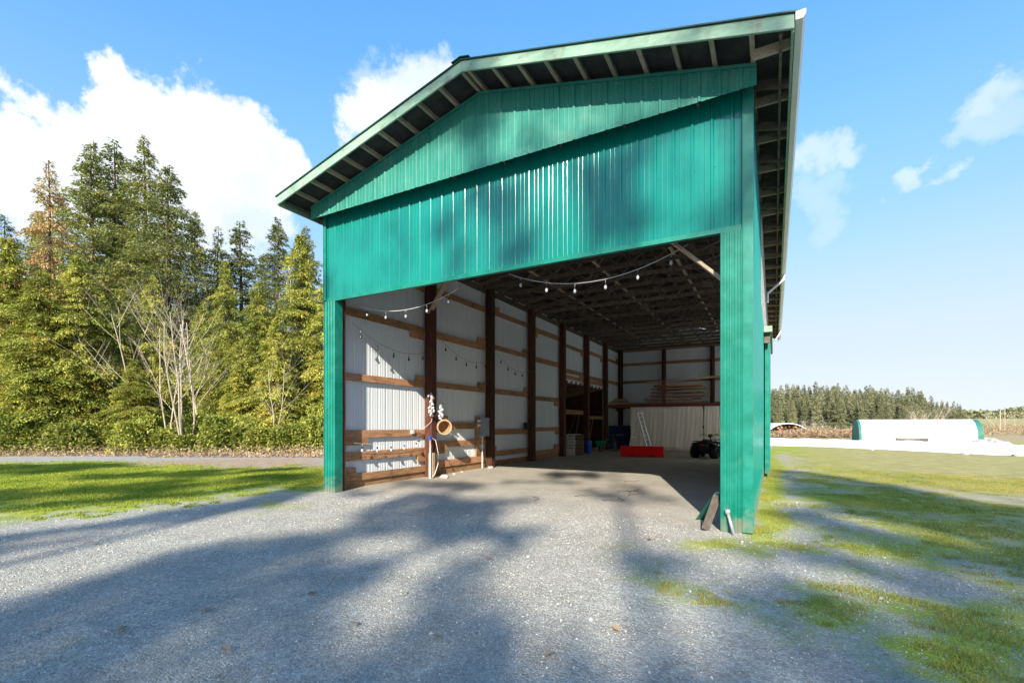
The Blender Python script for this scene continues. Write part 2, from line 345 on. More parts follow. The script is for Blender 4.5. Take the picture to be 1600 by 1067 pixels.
gmat = bpy.data.materials.new('ground_cover'); gmat.use_nodes = True; t = gmat.node_tree; b = t.nodes['Principled BSDF']
def gn(ty, **k):
    q = t.nodes.new(ty)
    for a, v in k.items(): setattr(q, a, v)
    return q
def ramp(fac, stops):
    r = gn('ShaderNodeValToRGB'); t.links.new(fac, r.inputs[0]); e = r.color_ramp.elements
    while len(e) < len(stops): e.new(.5)
    for k, (p, c) in enumerate(stops): e[k].position = p; e[k].color = (*c, 1)
    return r.outputs[0]
def gmix(f, a, c, bt='MIX'):
    m = gn('ShaderNodeMix', data_type='RGBA', blend_type=bt)
    if isinstance(f, float): m.inputs[0].default_value = f
    else: t.links.new(f, m.inputs[0])
    for sck, q in ((6, a), (7, c)):
        if isinstance(q, tuple): m.inputs[sck].default_value = (*q, 1)
        else: t.links.new(q, m.inputs[sck])
    return m.outputs[2]
def gnoise(s, d=6, r=.6):
    n = gn('ShaderNodeTexNoise'); n.inputs['Scale'].default_value = s; n.inputs['Detail'].default_value = d; n.inputs['Roughness'].default_value = r
    t.links.new(gco.outputs['Object'], n.inputs['Vector']); return n.outputs[0]
gco = gn('ShaderNodeTexCoord'); att = gn('ShaderNodeAttribute', attribute_name='tint'); sp = gn('ShaderNodeSeparateColor'); t.links.new(att.outputs['Color'], sp.inputs[0])
vor = gn('ShaderNodeTexVoronoi'); vor.inputs['Scale'].default_value = 55; t.links.new(gco.outputs['Object'], vor.inputs['Vector'])
vs = gn('ShaderNodeSeparateColor'); t.links.new(vor.outputs['Color'], vs.inputs[0])
gravel = ramp(vs.outputs[0], [(0, (.22, .215, .185)), (.5, (.355, .35, .30)), (.85, (.46, .45, .385)), (1, (.62, .60, .52))])
vor2 = gn('ShaderNodeTexVoronoi'); vor2.inputs['Scale'].default_value = 17; t.links.new(gco.outputs['Object'], vor2.inputs['Vector'])
v2s = gn('ShaderNodeSeparateColor'); t.links.new(vor2.outputs['Color'], v2s.inputs[0])
gravel = gmix(.35, gravel, ramp(v2s.outputs[0], [(0, (.20, .195, .18)), (.7, (.33, .32, .285)), (1, (.52, .50, .44))]))
gravel = gmix(ramp(gnoise(.35, 5), [(.4, (0, 0, 0)), (.7, (.45, .45, .45))]), gravel, (.30, .25, .19))
gravel = gmix(.5, gravel, ramp(gnoise(2.2, 6), [(.3, (.7, .7, .7)), (.7, (1.25, 1.25, 1.25))]), 'MULTIPLY')
dirt = gmix(ramp(gnoise(1.2, 8), [(.35, (0, 0, 0)), (.65, (1, 1, 1))]), (.34, .305, .255), (.46, .415, .35))
dirt = gmix(.35, dirt, gravel)
base = gmix(sp.outputs[2], gravel, dirt)
grs = ramp(gnoise(1.1, 9, .75), [(.3, (.13, .21, .02)), (.5, (.27, .32, .035)), (.7, (.44, .42, .10))])
grs = gmix(.8, grs, ramp(gnoise(60, 3, .7), [(.3, (.45, .5, .4)), (.7, (1.5, 1.45, 1.3))]), 'MULTIPLY')
oliv = ramp(gnoise(1.4, 9, .75), [(.35, (.17, .18, .045)), (.5, (.33, .30, .09)), (.65, (.50, .43, .20))])
brown = ramp(gnoise(2.5, 9, .8), [(.3, (.20, .13, .08)), (.5, (.36, .26, .17)), (.72, (.46, .38, .26))])
# object space x splits the greener lawn from the olive yard
sepx = gn('ShaderNodeSeparateXYZ'); t.links.new(gco.outputs['Object'], sepx.inputs[0])
xr = gn('ShaderNodeMapRange'); t.links.new(sepx.outputs[0], xr.inputs[0]); xr.inputs[1].default_value = 11; xr.inputs[2].default_value = 14.5; xr.inputs[4].default_value = .75
grs = gmix(xr.outputs[0], grs, oliv)
# threshold of the mask by fine noise so the cover breaks up in tufts
th = gn('ShaderNodeMath', operation='SUBTRACT'); t.links.new(sp.outputs[0], th.inputs[0])
nn = gn('ShaderNodeMath', operation='ADD'); t.links.new(gnoise(14, 10, .9), nn.inputs[0])
n9 = gn('ShaderNodeMath', operation='MULTIPLY_ADD'); t.links.new(gnoise(1.7, 5, .6), n9.inputs[0]); n9.inputs[1].default_value = .7; n9.inputs[2].default_value = -.35; t.links.new(n9.outputs[0], nn.inputs[1])
t.links.new(nn.outputs[0], th.inputs[1])
tm = gn('ShaderNodeMapRange'); t.links.new(th.outputs[0], tm.inputs[0]); tm.inputs[1].default_value = -.12; tm.inputs[2].default_value = .16
base = gmix(tm.outputs[0], base, grs)
dd = gn('ShaderNodeMath', operation='MULTIPLY'); t.links.new(sp.outputs[1], dd.inputs[0]); t.links.new(ramp(gnoise(6, 8, .8), [(.3, (.55, .55, .55)), (.5, (1, 1, 1))]), dd.inputs[1])
base = gmix(dd.outputs[0], base, brown)
t.links.new(base, b.inputs['Base Color']); b.inputs['Roughness'].default_value = .9; b.inputs['Specular IOR Level'].default_value = .25
bp = gn('ShaderNodeBump'); bp.inputs['Strength'].default_value = .9; bp.inputs['Distance'].default_value = .012
bh = gn('ShaderNodeMath', operation='MULTIPLY_ADD'); t.links.new(vor.outputs['Distance'], bh.inputs[0]); bh.inputs[1].default_value = -1; t.links.new(gnoise(30, 5, .8), bh.inputs[2])
t.links.new(bh.outputs[0], bp.inputs['Height']); t.links.new(bp.outputs[0], b.inputs['Normal'])
ground = obj('ground', mesh_np('ground', V, F, gmat, np.stack([gm, dm, im], 1)))
smooth(ground.data); tag(ground, kind='structure', label='gravel yard and mossy lawn around the barn')

# loose stones near the camera
def scatter_xy(n, rmin, rmax, a0, a1, power=1.0):
    a = rng.uniform(a0, a1, n); r = rmin + (rmax - rmin) * rng.random(n) ** power
    return CX - r * np.sin(a), CY + r * np.cos(a), r
SO = np.array([[1, 0, 0], [0, 1, 0], [-1, 0, 0], [0, -1, 0], [0, 0, 1], [0, 0, -.5], ], float)
SF = np.array([[0, 1, 4], [1, 2, 4], [2, 3, 4], [3, 0, 4], [1, 0, 5], [2, 1, 5], [3, 2, 5], [0, 3, 5]])
n = 170000; x, y, r = scatter_xy(n, 2.0, 12.5, TH - R(52), TH + R(52), .75)
g_, d_, i_ = masks(x, y); keep = (rng.random(n) > g_ * .9) & ((y < -.2) | (x > 10.0) | (x < -.2) | (rng.random(n) < np.exp(-(y + .2) / .9) * .8)) ; x, y, r = x[keep], y[keep], r[keep]; n = len(x)
size = (.0038 + .0055 * rng.random(n) ** 2) * (1 + r * .05); big = rng.random(n) < .008; size = np.where(big, size * 2.4, size)
Vs = SO[None] * (size[:, None, None] * rng.uniform(.6, 1.3, (n, 1, 3))) * rng.uniform(.75, 1.2, (n, 6, 1))
ca, sa = np.cos(a := rng.uniform(0, 6.28, n))[:, None], np.sin(a)[:, None]
Vx = Vs[:, :, 0] * ca - Vs[:, :, 1] * sa; Vy = Vs[:, :, 0] * sa + Vs[:, :, 1] * ca
V = np.stack([Vx + x[:, None], Vy + y[:, None], Vs[:, :, 2] * .8 + (terrain(x, y) + size * .1)[:, None]], -1).reshape(-1, 3)
F = (SF[None] + (np.arange(n) * 6)[:, None, None]).reshape(-1, 3)
tv = np.clip(.22 + .24 * rng.random(n) + .28 * (rng.random(n) < .07), 0, 1); tc3 = np.stack([tv * rng.uniform(.97, 1.07, n), tv, tv * rng.uniform(.82, .95, n)], 1)
st = obj('gravel', mesh_np('gravel', V, F, M['stone'], np.repeat(tc3, 6, 0))); tag(st, 'loose grey crushed gravel in front of the barn', 'gravel', kind='stuff')

# grass blades
def blades(x, y, hmin, hmax, w, tcol, name, label, mt):
    n = len(x); h = rng.uniform(hmin, hmax, n); a = rng.uniform(0, 6.28, n); lean = rng.uniform(.1, .9, n) * h
    dx, dy = np.cos(a) * w, np.sin(a) * w; b2 = a + rng.uniform(-1.5, 1.5, n) + 1.57; lx, ly = np.cos(b2) * lean, np.sin(b2) * lean
    z = terrain(x, y) - .004
    V = np.stack([np.stack([x - dx, y - dy, z], -1), np.stack([x + dx, y + dy, z], -1), np.stack([x + lx * .4 + dx * .7, y + ly * .4 + dy * .7, z + h * .6], -1),
                  np.stack([x + lx, y + ly, z + h], -1), np.stack([x + lx * .4 - dx * .7, y + ly * .4 - dy * .7, z + h * .6], -1)], 1).reshape(-1, 3)
    F = np.concatenate([(np.array([[0, 1, 2], [0, 2, 4], [4, 2, 3]])[None] + (np.arange(n) * 5)[:, None, None]).reshape(-1, 3)])
    tc = tcol[None] * rng.uniform(.6, 1.3, (n, 1)) * np.array([1, 1, 1.]); tc[:, 0] *= rng.uniform(.8, 1.35, n)
    o = obj(name, mesh_np(name, V, F, mt, np.repeat(tc, 5, 0))); tag(o, label, 'grass', kind='stuff'); return o
def grow(n, r0, r1, a0, a1, power, cond, thr=.1):
    x, y, r = scatter_xy(n, r0, r1, a0, a1, power); g_, d_, i_ = masks(x, y)
    cl = vnoise(x, y, .16, 9) * .6 + vnoise(x, y, .5, 8) * .5
    k = (g_ * 1.05 > cl + thr + rng.random(n) * .2) & cond(x, y); return x[k], y[k]
x, y = grow(420000, 2.3, 22, TH - R(52), TH - R(10), .8, lambda x, y: x > 8.8)
blades(x, y, .012, .042, .0035, np.array([1.0, .98, 1.2]), 'short_grass', 'short mossy grass and clover patches growing through the gravel right of the barn', M['grass'])
x, y = grow(500000, 7, 32, TH + R(8), TH + R(52), .9, lambda x, y: x < -.35)
blades(x, y, .02, .06, .007, np.array([.9, 1.05, .8]), 'lawn_grass', 'bright green lawn grass left of the barn', M['grass'])

# ---------------------------------------------------------------- barn
BW, BL = 9.75, 26.3; HH, HG = 4.86, 6.88
OV, Q = .553, .956
ZE, ZP = 7.29, 8.62                       # top of the roof at the eave edge and at the ridge
def roofz(x): return ZP - abs(x - BW / 2) / (BW / 2 + OV) * (ZP - ZE)
barn = empty('barn'); tag(barn, 'tall open fronted green metal pole barn with low gable roof', 'barn')

PER = .3048
def profile(w):
    p = []; k = 0
    one = [(0, 0.0, .014), (.008, .014), (.022, .019), (.034, .019), (.048, 0)]
    x = 0
    while x < w - 1e-6:
        for dx, h in [(.0, .0), (.010, .020), (.034, .021), (.039, .0188), (.0425, .0171), (.060, 0), (.130, 0), (.136, .006), (.146, .006), (.150, .0045), (.155, 0), (.212, 0), (.218, .006), (.228, .006), (.232, .0045), (.237, 0)]:
            if x + dx < w: p.append((x + dx, h))
        x += PER
    p.append((w, 0)); return p
def panel_mesh(w, z0, z1, origin, axis, outward, mo, mi, jit=0):
    """a ribbed sheet: axis = direction along the wall, outward = side the ribs stand proud on; z0, z1 may be functions of distance"""
    p = profile(w); A = Vector(axis); O = Vector(outward); B = Vector(origin); mb = MB()
    f0 = z0 if callable(z0) else (lambda s: z0); f1 = z1 if callable(z1) else (lambda s: z1)
    vo = [];
    for off in (0, -.003):
        for s, h in p:
            q = B + A * s + O * (h + off + jit)
            vo.append((q.x, q.y, f0(s))); vo.append((q.x, q.y, f1(s)))
    n = len(p); fo = []; fi = []
    flip = (A.cross(Vector((0, 0, 1)))).dot(O) < 0
    for i in range(n - 1):
        a = (2 * i, 2 * i + 2, 2 * i + 3, 2 * i + 1); c = tuple(2 * n + k for k in a)[::-1]
        fo.append(a[::-1] if flip else a); fi.append(c[::-1] if flip else c)
    mb.add(vo, fo, 0); mb.f += fi; mb.m += [1] * len(fi)
    ends = [(0, 1, 2 * n + 1, 2 * n), (2 * n - 2, 4 * n - 2, 4 * n - 1, 2 * n - 1)]
    rim = [(2 * i, 2 * n + 2 * i, 2 * n + 2 * i + 2, 2 * i + 2) for i in range(n - 1)]
    mb.f += ends + rim; mb.m += [0] * (len(ends) + len(rim))
    return mb.mesh('panel', mo, mi)
def wall_panels(parent, length, z0, z1, origin, axis, outward, mo, mi, z0f=None, z1f=None, skip=None):
    s = 0; k = 0; shared = {}
    A = Vector(axis)
    while s < length - .02:
        w = min(PER * 3, length - s); zz0 = z0(s) if callable(z0) else z0; zz1 = z1(s) if callable(z1) else z1
        jit = .0015 * (k % 2)
        if z1f or z0f:
            s_ = s
            me = panel_mesh(w, (lambda q, s_=s_: z0f(s_ + q)) if z0f else z0, (lambda q, s_=s_: z1f(s_ + q)) if z1f else z1, Vector(origin) + A * s, axis, outward, mo, mi, jit)
            o = obj('panel', me, parent)
        else:
            key = (round(w, 3), round(zz0, 3), round(zz1, 3), k % 2)
            if key not in shared: shared[key] = panel_mesh(w, zz0, zz1, (0, 0, 0), axis, outward, mo, mi, jit)
            o = obj('panel', shared[key], parent, Vector(origin) + A * s)
        s += w; k += 1
GR, IN = M['green'], M['inner']
# front header
hd = obj('header_wall', MB().box((-.03, -.032, HH - .03), (BW + .03, .06, HH + .05)).mesh('header_trim', M['greendark']), barn)
wall_panels(hd, BW, HH + .05, 0, (0, -.005, 0), (1, 0, 0), (0, -1, 0), GR, IN, z0f=lambda s: HH + .052, z1f=lambda s: roofz(s) - .24)
for z in (5.1, 6.0, 6.8):
    obj('girt', MB().box((.1, .012, z), (BW - .1, .05, z + .2)).mesh('girt', M['girtx']), hd)
obj('header_beam', MB().box((.3, .07, HH + .02), (BW - .3, .16, HH + .30)).mesh('header_beam', M['girtx']), hd)
# gable skirt hung in front of it
sk = obj('gable_skirt', MB().box((-.14, -.30, HG + .03), (BW + .06, -.26, HG + .17)).mesh('nailing_board', M['rafter']), barn)
for x in np.arange(.4, BW, 1.22): obj('hanger', MB().box((x, -.26, HG + .1), (x + .04, -.03, HG + .24)).mesh('hanger', M['rafter']), sk)
wall_panels(sk, BW + .24, HG, 0, (-.16, -.305, 0), (1, 0, 0), (0, -1, 0), M['skirt'], IN, z0f=lambda s: HG, z1f=lambda s: roofz(s - .16) - .245)
tm_ = MB()
for sgn, x0, x1 in ((1, -.16, BW / 2), (1, BW / 2, BW + .08)):
    for i in range(12):
        a = x0 + (x1 - x0) * i / 12; c = x0 + (x1 - x0) * (i + 1) / 12
        tm_.bar((a, -.333, roofz(a) - .235), (c, -.333, roofz(c) - .235), .012, .05)
obj('trim', tm_.mesh('trim', M['skirt']), sk)
for par, z_f, y_, x0_, x1_ in ((sk, lambda x: [HG + .09, (HG + roofz(x)) / 2, roofz(x) - .33], -.331, 0, BW), (hd, lambda x: [HH + .2, 5.95, 6.75], -.031, 0, BW)):
    mb = MB()
    for x in np.arange(x0_ + .07, x1_, PER):
        for z in z_f(x): mb.box((x - .007, y_ - .004, z - .007), (x + .007, y_, z + .007))
    obj('screws', mb.mesh('screws', M['greendark'] if par is hd else M['boxgrey']), par)['kind'] = 'stuff'
# jambs: ribbed sheet wrapped round the corner posts
def jamb(x0, x1, outer):
    mb = MB(); y0 = -.045; top = HH - .03; n = 5; prof = []
    xs = np.linspace(x0, x1, 49)
    front = []
    for i, x in enumerate(xs):
        ph = (x - x0) / (x1 - x0)
        h = .022 if (i % 12) in (2, 3, 4) else (.006 if (i % 12) == 8 else 0)
        front.append((x, y0 - h))
    loop = front + [(x1, .20), (x0, .20)]
    n = len(loop); zt = top; vs = [(x, y, 0.0) for x, y in loop] + [(x, y, zt) for x, y in loop]
    mb.add(vs, [(i, (i + 1) % n, n + (i + 1) % n, n + i) for i in range(n)] + [tuple(range(n, 2 * n))])
    return mb.mesh('jamb', M['greendark'])
jl = obj('jamb', jamb(-.02, .38, 0), barn); jr = obj('jamb', jamb(BW - .45, BW - .13, 1), barn)
# corner strips that run the whole height
for x0, x1 in ((-.035, .06), (BW - .135, BW + .03)):
    mb = MB()
    mb.box((x0, -.062, .02 if x0 > 1 else HH), (x1, -.032, roofz(max(min((x0 + x1) / 2, BW), 0)) - .3)); mb.box((x0 + .012, -.074, .02 if x0 > 1 else HH), (x0 + .03, -.0625, 7.0))
    if x0 > 1: mb.box((x1 - .022, -.032, .02), (x1, .12, 7.0))
    bevel(obj('corner_trim', mb.mesh('corner_trim', M['greendark']), barn), .005)

# posts
POSTY = [.2, 4.0, 7.75, 11.45, 15.15, 18.85, 22.5, 26.1]
pm = MB().box((-.14, -.14, -.1), (.14, .14, 7.15)).mesh('post', M['post'])
for y in POSTY:
    for x in (.21, BW - .21):
        bevel(obj('post', pm, barn, (x, y, 0)), .015, 1)
pmr = MB().lathe([(0, -.1), (.16, -.1), (.145, 6.9), (0, 6.9)], n=12).mesh('post', M['post'])
for x in (3.3, 6.45): obj('post', pmr, barn, (x, BL - .3, 0))
# side walls
LOPEN = (15.2, 22.5)
lw = obj('wall', MB().box((-.005, .35, -.02), (.035, BL - .1, .22)).mesh('skirt_board', M['girt']), barn)
wall_panels(lw, BL, lambda s: 4.0 if LOPEN[0] - .5 < s < LOPEN[1] - .4 else .16, 7.18, (0, 0, 0), (0, 1, 0), (-1, 0, 0), GR, IN)
rw = obj('wall', MB().box((BW - .035, .35, -.02), (BW - .006, BL - .1, .22)).mesh('skirt_board', M['girt']), barn)
wall_panels(rw, BL, .03, lambda s: .6 if s > 13.6 else 4.9 if s > 5.2 else 7.18, (BW, 0, 0), (0, 1, 0), (1, 0, 0), GR, IN)
wall_panels(rw, BL - 5.5, lambda s: .56 if s > 8.1 else 4.86, 7.18, (BW + .012, 5.49, 0), (0, 1, 0), (1, 0, 0), M['fillsheet'], M['fillsheet'])  # added translucent sheets let daylight into the interior; low back ones are unseen
bw = obj('wall', MB().box((.1, BL - .045, 0), (BW - .1, BL - .005, .22)).mesh('skirt_board', M['girtx']), barn)
wall_panels(bw, BW, .05, 0, (0, BL + .005, 0), (1, 0, 0), (0, 1, 0), GR, IN, z1f=lambda s: roofz(s) - .24)
# girts on the left wall, lapped at every post
levels = [[.28, .86, 1.46, 3.0, 4.75, 6.15], [.36, 1.02, 1.66, 3.05, 4.72, 6.2], [.5, 1.4, 3.05, 4.85, 6.25], [.32, 1.45, 2.95, 4.8, 6.2], [4.62, 4.3, 6.0], [4.55, 4.3, 6.1], [.35, 1.45, 2.9, 4.6, 6.1]]
def girt(p, lo, hi): 
    o = obj('girt', MB().box(lo, hi).mesh('girt', M['girt']), p); return o
for i in range(7):
    y0 = POSTY[i] + .12; y1 = POSTY[i + 1] + .1
    if i == 0: y0 = .36
    for j, z in enumerate(levels[i]):
        tilt = random.uniform(-.02, .02); h = random.choice([.19, .21, .235]); xw = .04 + .003 * (j % 2)
        mb = MB().bar((.06, y0, z), (.06, y1, z + tilt), .045, h)
        obj('girt', mb.mesh('girt', M['girt']), lw)
        if random.random() < .75:   # short splice block
            dz = h * .95 * random.choice([-1, 1]) if z > .5 else h * .95
            L = random.uniform(.5, 1.0); yy = y1 - L - random.uniform(.05, .2) if random.random() < .6 else y0 + .05
            obj('girt', MB().bar((.062, yy, z + dz), (.062, yy + L, z + dz), .044, h).mesh('girt', M['girt']), lw)
for i in range(7):
    for z in (.35, 1.5, 3.0, 4.7, 6.15):
        obj('girt', MB().box((BW - .08, POSTY[i] + .14, z), (BW - .035, POSTY[i + 1] - .14, z + .2)).mesh('girt', M['girt']), rw)
for z, w in ((1.4, .2), (3.0, .2), (4.62, .2), (5.9, .2), (6.9, .2)):
    obj('girt', MB().box((.35, BL - .10, z), (BW - .35, BL - .05, z + w)).mesh('girt', M['girtx']), bw)
# wall plates
for x in (.08, BW - .12): obj('wall_plate', MB().box((x - .03, .3, 6.86), (x + .03, BL - .3, 7.08)).mesh('wall_plate', M['rafter']), barn)
# knee braces near the door
obj('brace', MB().bar((.24, 3.9, 5.3), (1.35, 3.9, 6.9), .05, .2, up=(0, 1, 0)).mesh('brace', M['lookout']), barn)
obj('brace', MB().bar((BW - .25, .5, 4.0), (BW - 1.7, .5, 5.4), .05, .16, up=(0, 1, 0)).mesh('brace', M['lookout']), barn)

# trusses every 1.22 m: top chords, bottom chord and webs
CB = 7.0
def tz(x): return roofz(x) - .14
tcm = MB()
tcm.bar((-OV + .03, 0, tz(-OV) - .07), (BW / 2, 0, tz(BW / 2) - .07), .045, .14); tcm.bar((BW / 2, .001, tz(BW / 2) - .07), (BW + OV - .03, .001, tz(BW + OV) - .07), .045, .14)
tcm = tcm.mesh('truss', M['rafter'])
bcm = MB().box((.04, -.022, CB), (BW - .04, .022, CB + .14)).mesh('bottom_chord', M['rafter'])
nodes_b = [1.9, 3.9, BW / 2, BW - 3.9, BW - 1.9]; nodes_t = [1.0, 2.9, BW / 2, BW - 2.9, BW - 1.0]
webs = [(1.9, 1.0), (1.9, 2.9), (3.9, 2.9), (3.9, BW / 2), (BW - 3.9, BW / 2), (BW - 3.9, BW - 2.9), (BW - 1.9, BW - 2.9), (BW - 1.9, BW - 1.0)]
wm = [MB().bar((a, .004 * (k % 2), CB + .13), (c, .004 * (k % 2), tz(c) - .13), .04, .1, up=(0, 1, 0)).mesh('web', M['rafter']) for k, (a, c) in enumerate(webs)]
gus = [MB().box((a - .2, -.03, CB - .04), (a + .2, .03, CB + .22)).mesh('gusset', M['rafter']) for a in (1.9, BW - 1.9, BW / 2)]
for k in range(22):
    y = .22 + k * 1.218 if k else .22
    tr = obj('truss', tcm, barn, (0, y, 0)); obj('bottom_chord', bcm, tr)
    for w in wm: obj('web', w, tr)
    for q in (gus if k % 2 else ()): obj('gusset', q, tr)
# long runners tying the chords together
for x in (2.4, 4.7, 7.2): obj('runner', MB().box((x, .3, CB + .142), (x + .09, BL - .4, CB + .18)).mesh('runner', M['lookout']), barn)

# roof: deck, metal, purlins, rake boards, ridge cap
rf = MB(); y0, y1 = -Q + .02, BL + .9
def slab(mb, a, c, y0, y1, dz, th, mi=0):
    mb.add([(a, y0, roofz(a) + dz - th), (c, y0, roofz(c) + dz - th), (c, y1, roofz(c) + dz - th), (a, y1, roofz(a) + dz - th), (a, y0, roofz(a) + dz), (c, y0, roofz(c) + dz), (c, y1, roofz(c) + dz), (a, y1, roofz(a) + dz)],
           [(0, 3, 2, 1), (4, 5, 6, 7), (0, 1, 5, 4), (1, 2, 6, 5), (2, 3, 7, 6), (3, 0, 4, 7)], mi)
slab(rf, -OV, BW / 2, y0, y1, -.03, .02); slab(rf, BW / 2, BW + OV, y0, y1, -.03, .02)
roof = obj('roof', rf.mesh('roof_deck', M['deck']), barn)
rm = MB(); slab(rm, -OV - .05, BW / 2, y0 - .07, y1, 0, .02); slab(rm, BW / 2, BW + OV + .02, y0 - .07, y1, 0, .02)
obj('roof_metal', rm.mesh('roof_metal', M['roofmetal']), roof)
np_ = 10
for side in (0, 1):
    for k in range(np_):
        s = (k + .12) / np_ * (BW / 2 + OV - .05)
        x = BW / 2 - s if side == 0 else BW / 2 + s
        z = roofz(x) - .052
        mb = MB().bar((x, -Q + .06, z - .045), (x, .24, z - .045), .065, .085); obj('lookout', mb.mesh('lookout', M['lookout']), roof)
        mb = MB().bar((x, .25, z - .045), (x, BL + .8, z - .045), .042, .085); obj('purlin', mb.mesh('purlin', M['rafter']), roof)
for a, c in ((-OV - .02, BW / 2), (BW / 2, BW + OV)):
    mb = MB(); y = -Q - .02
    za, zc = roofz(a) - .022, roofz(c) - .022
    mb.add([(a, y, za - .2), (c, y, zc - .2), (c, y + .04, zc - .2), (a, y + .04, za - .2), (a, y, za), (c, y, zc), (c, y + .04, zc), (a, y + .04, za)],
           [(0, 3, 2, 1), (4, 5, 6, 7), (0, 1, 5, 4), (1, 2, 6, 5), (2, 3, 7, 6), (3, 0, 4, 7)])
    bevel(obj('fascia', mb.mesh('fascia', M['mint']), roof), .006, 1)
rc = MB()
for x, dx in ((BW / 2, -.2), (BW / 2, .2)): slab(rc, min(x, x + dx), max(x, x + dx), y0 - .1, y1, .028, .012)
obj('ridge_cap', rc.mesh('ridge_cap', M['roofmetal']), roof)
# side eaves: fascia, nailer, rafter tails
for x, sgn in ((-OV, -1), (BW + OV, 1)):
    obj('fascia', MB().box((x - .02 if sgn < 0 else x - .035, -Q + .03, ZE - .24), (x + .02 if sgn < 0 else x - .001, y1, ZE - .06)).mesh('fascia', M['mint']), roof)
    obj('nailer', MB().box((x - sgn * .16 - .02, -Q + .06, ZE - .21), (x - sgn * .16 + .02, y1, ZE - .15)).mesh('nailer', M['rafter']), roof)
tail = MB().box((BW + .03, -.022, ZE - .19), (BW + OV - .04, .022, ZE - .05)).mesh('rafter_tail', M['lookout'])
for k in range(22): obj('rafter_tail', tail, roof, (0, -.55 + k * 1.218, 0)) if k < 1 or True else None
# gutter with its return and the downspout
gu = MB(); xg = BW + OV + .012
prof = [(0, -.03), (.0, -.14), (.085, -.14), (.12, -.09), (.12, -.03), (.11, -.03), (.11, -.085), (.08, -.13), (.01, -.13), (.01, -.03)]
n = len(prof); vs_ = [(xg + a, -Q - .05, ZE + z) for a, z in prof] + [(xg + a, BL + .9, ZE + z) for a, z in prof]
gu.add(vs_, [(i, (i + 1) % n, n + (i + 1) % n, n + i) for i in range(n)] + [(0, 1, 2, 3, 4)])
obj('gutter', gu.mesh('gutter', M['white']), barn)
ds = MB().tube([(BW + .62, 11.6, ZE - .14), (BW + .62, 11.6, ZE - .3), (BW + .1, 11.6, ZE - .75), (BW + .09, 11.6, 6.2)], .045, 8)
obj('downspout', ds.mesh('downspout', M['white']), barn)
ds = MB().tube([(BW + .62, 23.5, ZE - .14), (BW + .62, 23.5, ZE - .3), (BW + .3, 23.5, ZE - .75)], .045, 8)
obj('downspout', ds.mesh('downspout', M['white']), barn)
# sliding side door with its track cover
sd = obj('sliding_door', MB().box((BW + .05, 9.1, .12), (BW + .17, 13.6, 4.6)).mesh('door_core', M['greendark']), barn)
wall_panels(sd, 4.4, .12, 4.6, (BW + .171, 9.15, 0), (0, 1, 0), (1, 0, 0), GR, IN)
obj('track_cover', MB().box((BW + .03, 8.6, 4.62), (BW + .26, 14.2, 4.80)).mesh('track_cover', M['mint']), sd)
obj('track_bracket', MB().box((BW + .03, 8.8, 4.3), (BW + .20, 8.9, 4.618)).mesh('track_bracket', M['rafter']), sd)

# lean-to beyond the open part of the left wall
lt = obj('lean_to', MB().box((-3.6, 15.1, 0), (-3.55, 22.6, 3.34)).mesh('lean_to_back', M['inner']), barn)
obj('lean_to_end', MB().add([(-3.55, 15.05, 0), (-.02, 15.05, 0), (-.02, 15.1, 0), (-3.55, 15.1, 0), (-3.55, 15.05, 3.36), (-.02, 15.05, 4.09), (-.02, 15.1, 4.09), (-3.55, 15.1, 3.36)], [(0, 3, 2, 1), (4, 5, 6, 7), (0, 1, 5, 4), (1, 2, 6, 5), (2, 3, 7, 6), (3, 0, 4, 7)]).mesh('end_panel', M['maroon']), lt)
obj('lean_to_end', MB().add([(-3.55, 22.6, 0), (-.02, 22.6, 0), (-.02, 22.65, 0), (-3.55, 22.65, 0), (-3.55, 22.6, 3.36), (-.02, 22.6, 4.09), (-.02, 22.65, 4.09), (-3.55, 22.65, 3.36)], [(0, 3, 2, 1), (4, 5, 6, 7), (0, 1, 5, 4), (1, 2, 6, 5), (2, 3, 7, 6), (3, 0, 4, 7)]).mesh('end_panel', M['maroon']), lt)
mb = MB(); mb.add([(-3.9, 14.9, 3.3), (-.03, 14.9, 4.1), (-.03, 22.8, 4.1), (-3.9, 22.8, 3.3), (-3.9, 14.9, 3.34), (-.03, 14.9, 4.14), (-.03, 22.8, 4.14), (-3.9, 22.8, 3.34)],
                  [(0, 3, 2, 1), (4, 5, 6, 7), (0, 1, 5, 4), (1, 2, 6, 5), (2, 3, 7, 6), (3, 0, 4, 7)]); obj('lean_to_roof', mb.mesh('lean_to_roof', M['deck']), lt)
for k in range(11): obj('lean_to_rafter', MB().bar((-3.5, 15.4 + k * .7, 3.34), (.1, 15.4 + k * .7, 4.06), .045, .12).mesh('lean_to_rafter', M['girtx']), lt)
obj('header_plank', MB().box((.02, 15.3, 2.25), (.06, 18.7, 2.5)).mesh('header_plank', M['girt']), lt)
obj('header_plank', MB().box((.02, 19.0, 2.0), (.06, 22.4, 2.2)).mesh('header_plank', M['girt']), lt)
for z in (1.0, 2.1): obj('lean_to_shelf', MB().box((-3.5, 16.5, z), (-2.9, 22.4, z + .06)).mesh('lean_to_shelf', M['darkgreenp']), lt)

# loft over the back bay
YL = 22.1
lf = obj('loft', MB().box((.36, YL, 2.90), (BW - .36, BL - .4, 2.96)).mesh('loft_deck', M['girtx']), barn)
obj('loft_beam', MB().box((.36, YL - .06, 2.74), (BW - .36, YL - .005, 2.95)).mesh('loft_beam', M['beam']), lf)
for x in (4.05, BW - .5): obj('loft_post', MB().box((x, YL - .2, 0 if x > 6 else 2.955), (x + .14, YL - .07, 4.5 if x < 6 else 2.735)).mesh('loft_post', M['beam']), lf)
for x in np.arange(.6, 9.3, .6): obj('joist', MB().box((x, YL, 2.75), (x + .045, BL - .5, 2.897)).mesh('joist', M['rafter']), lf)

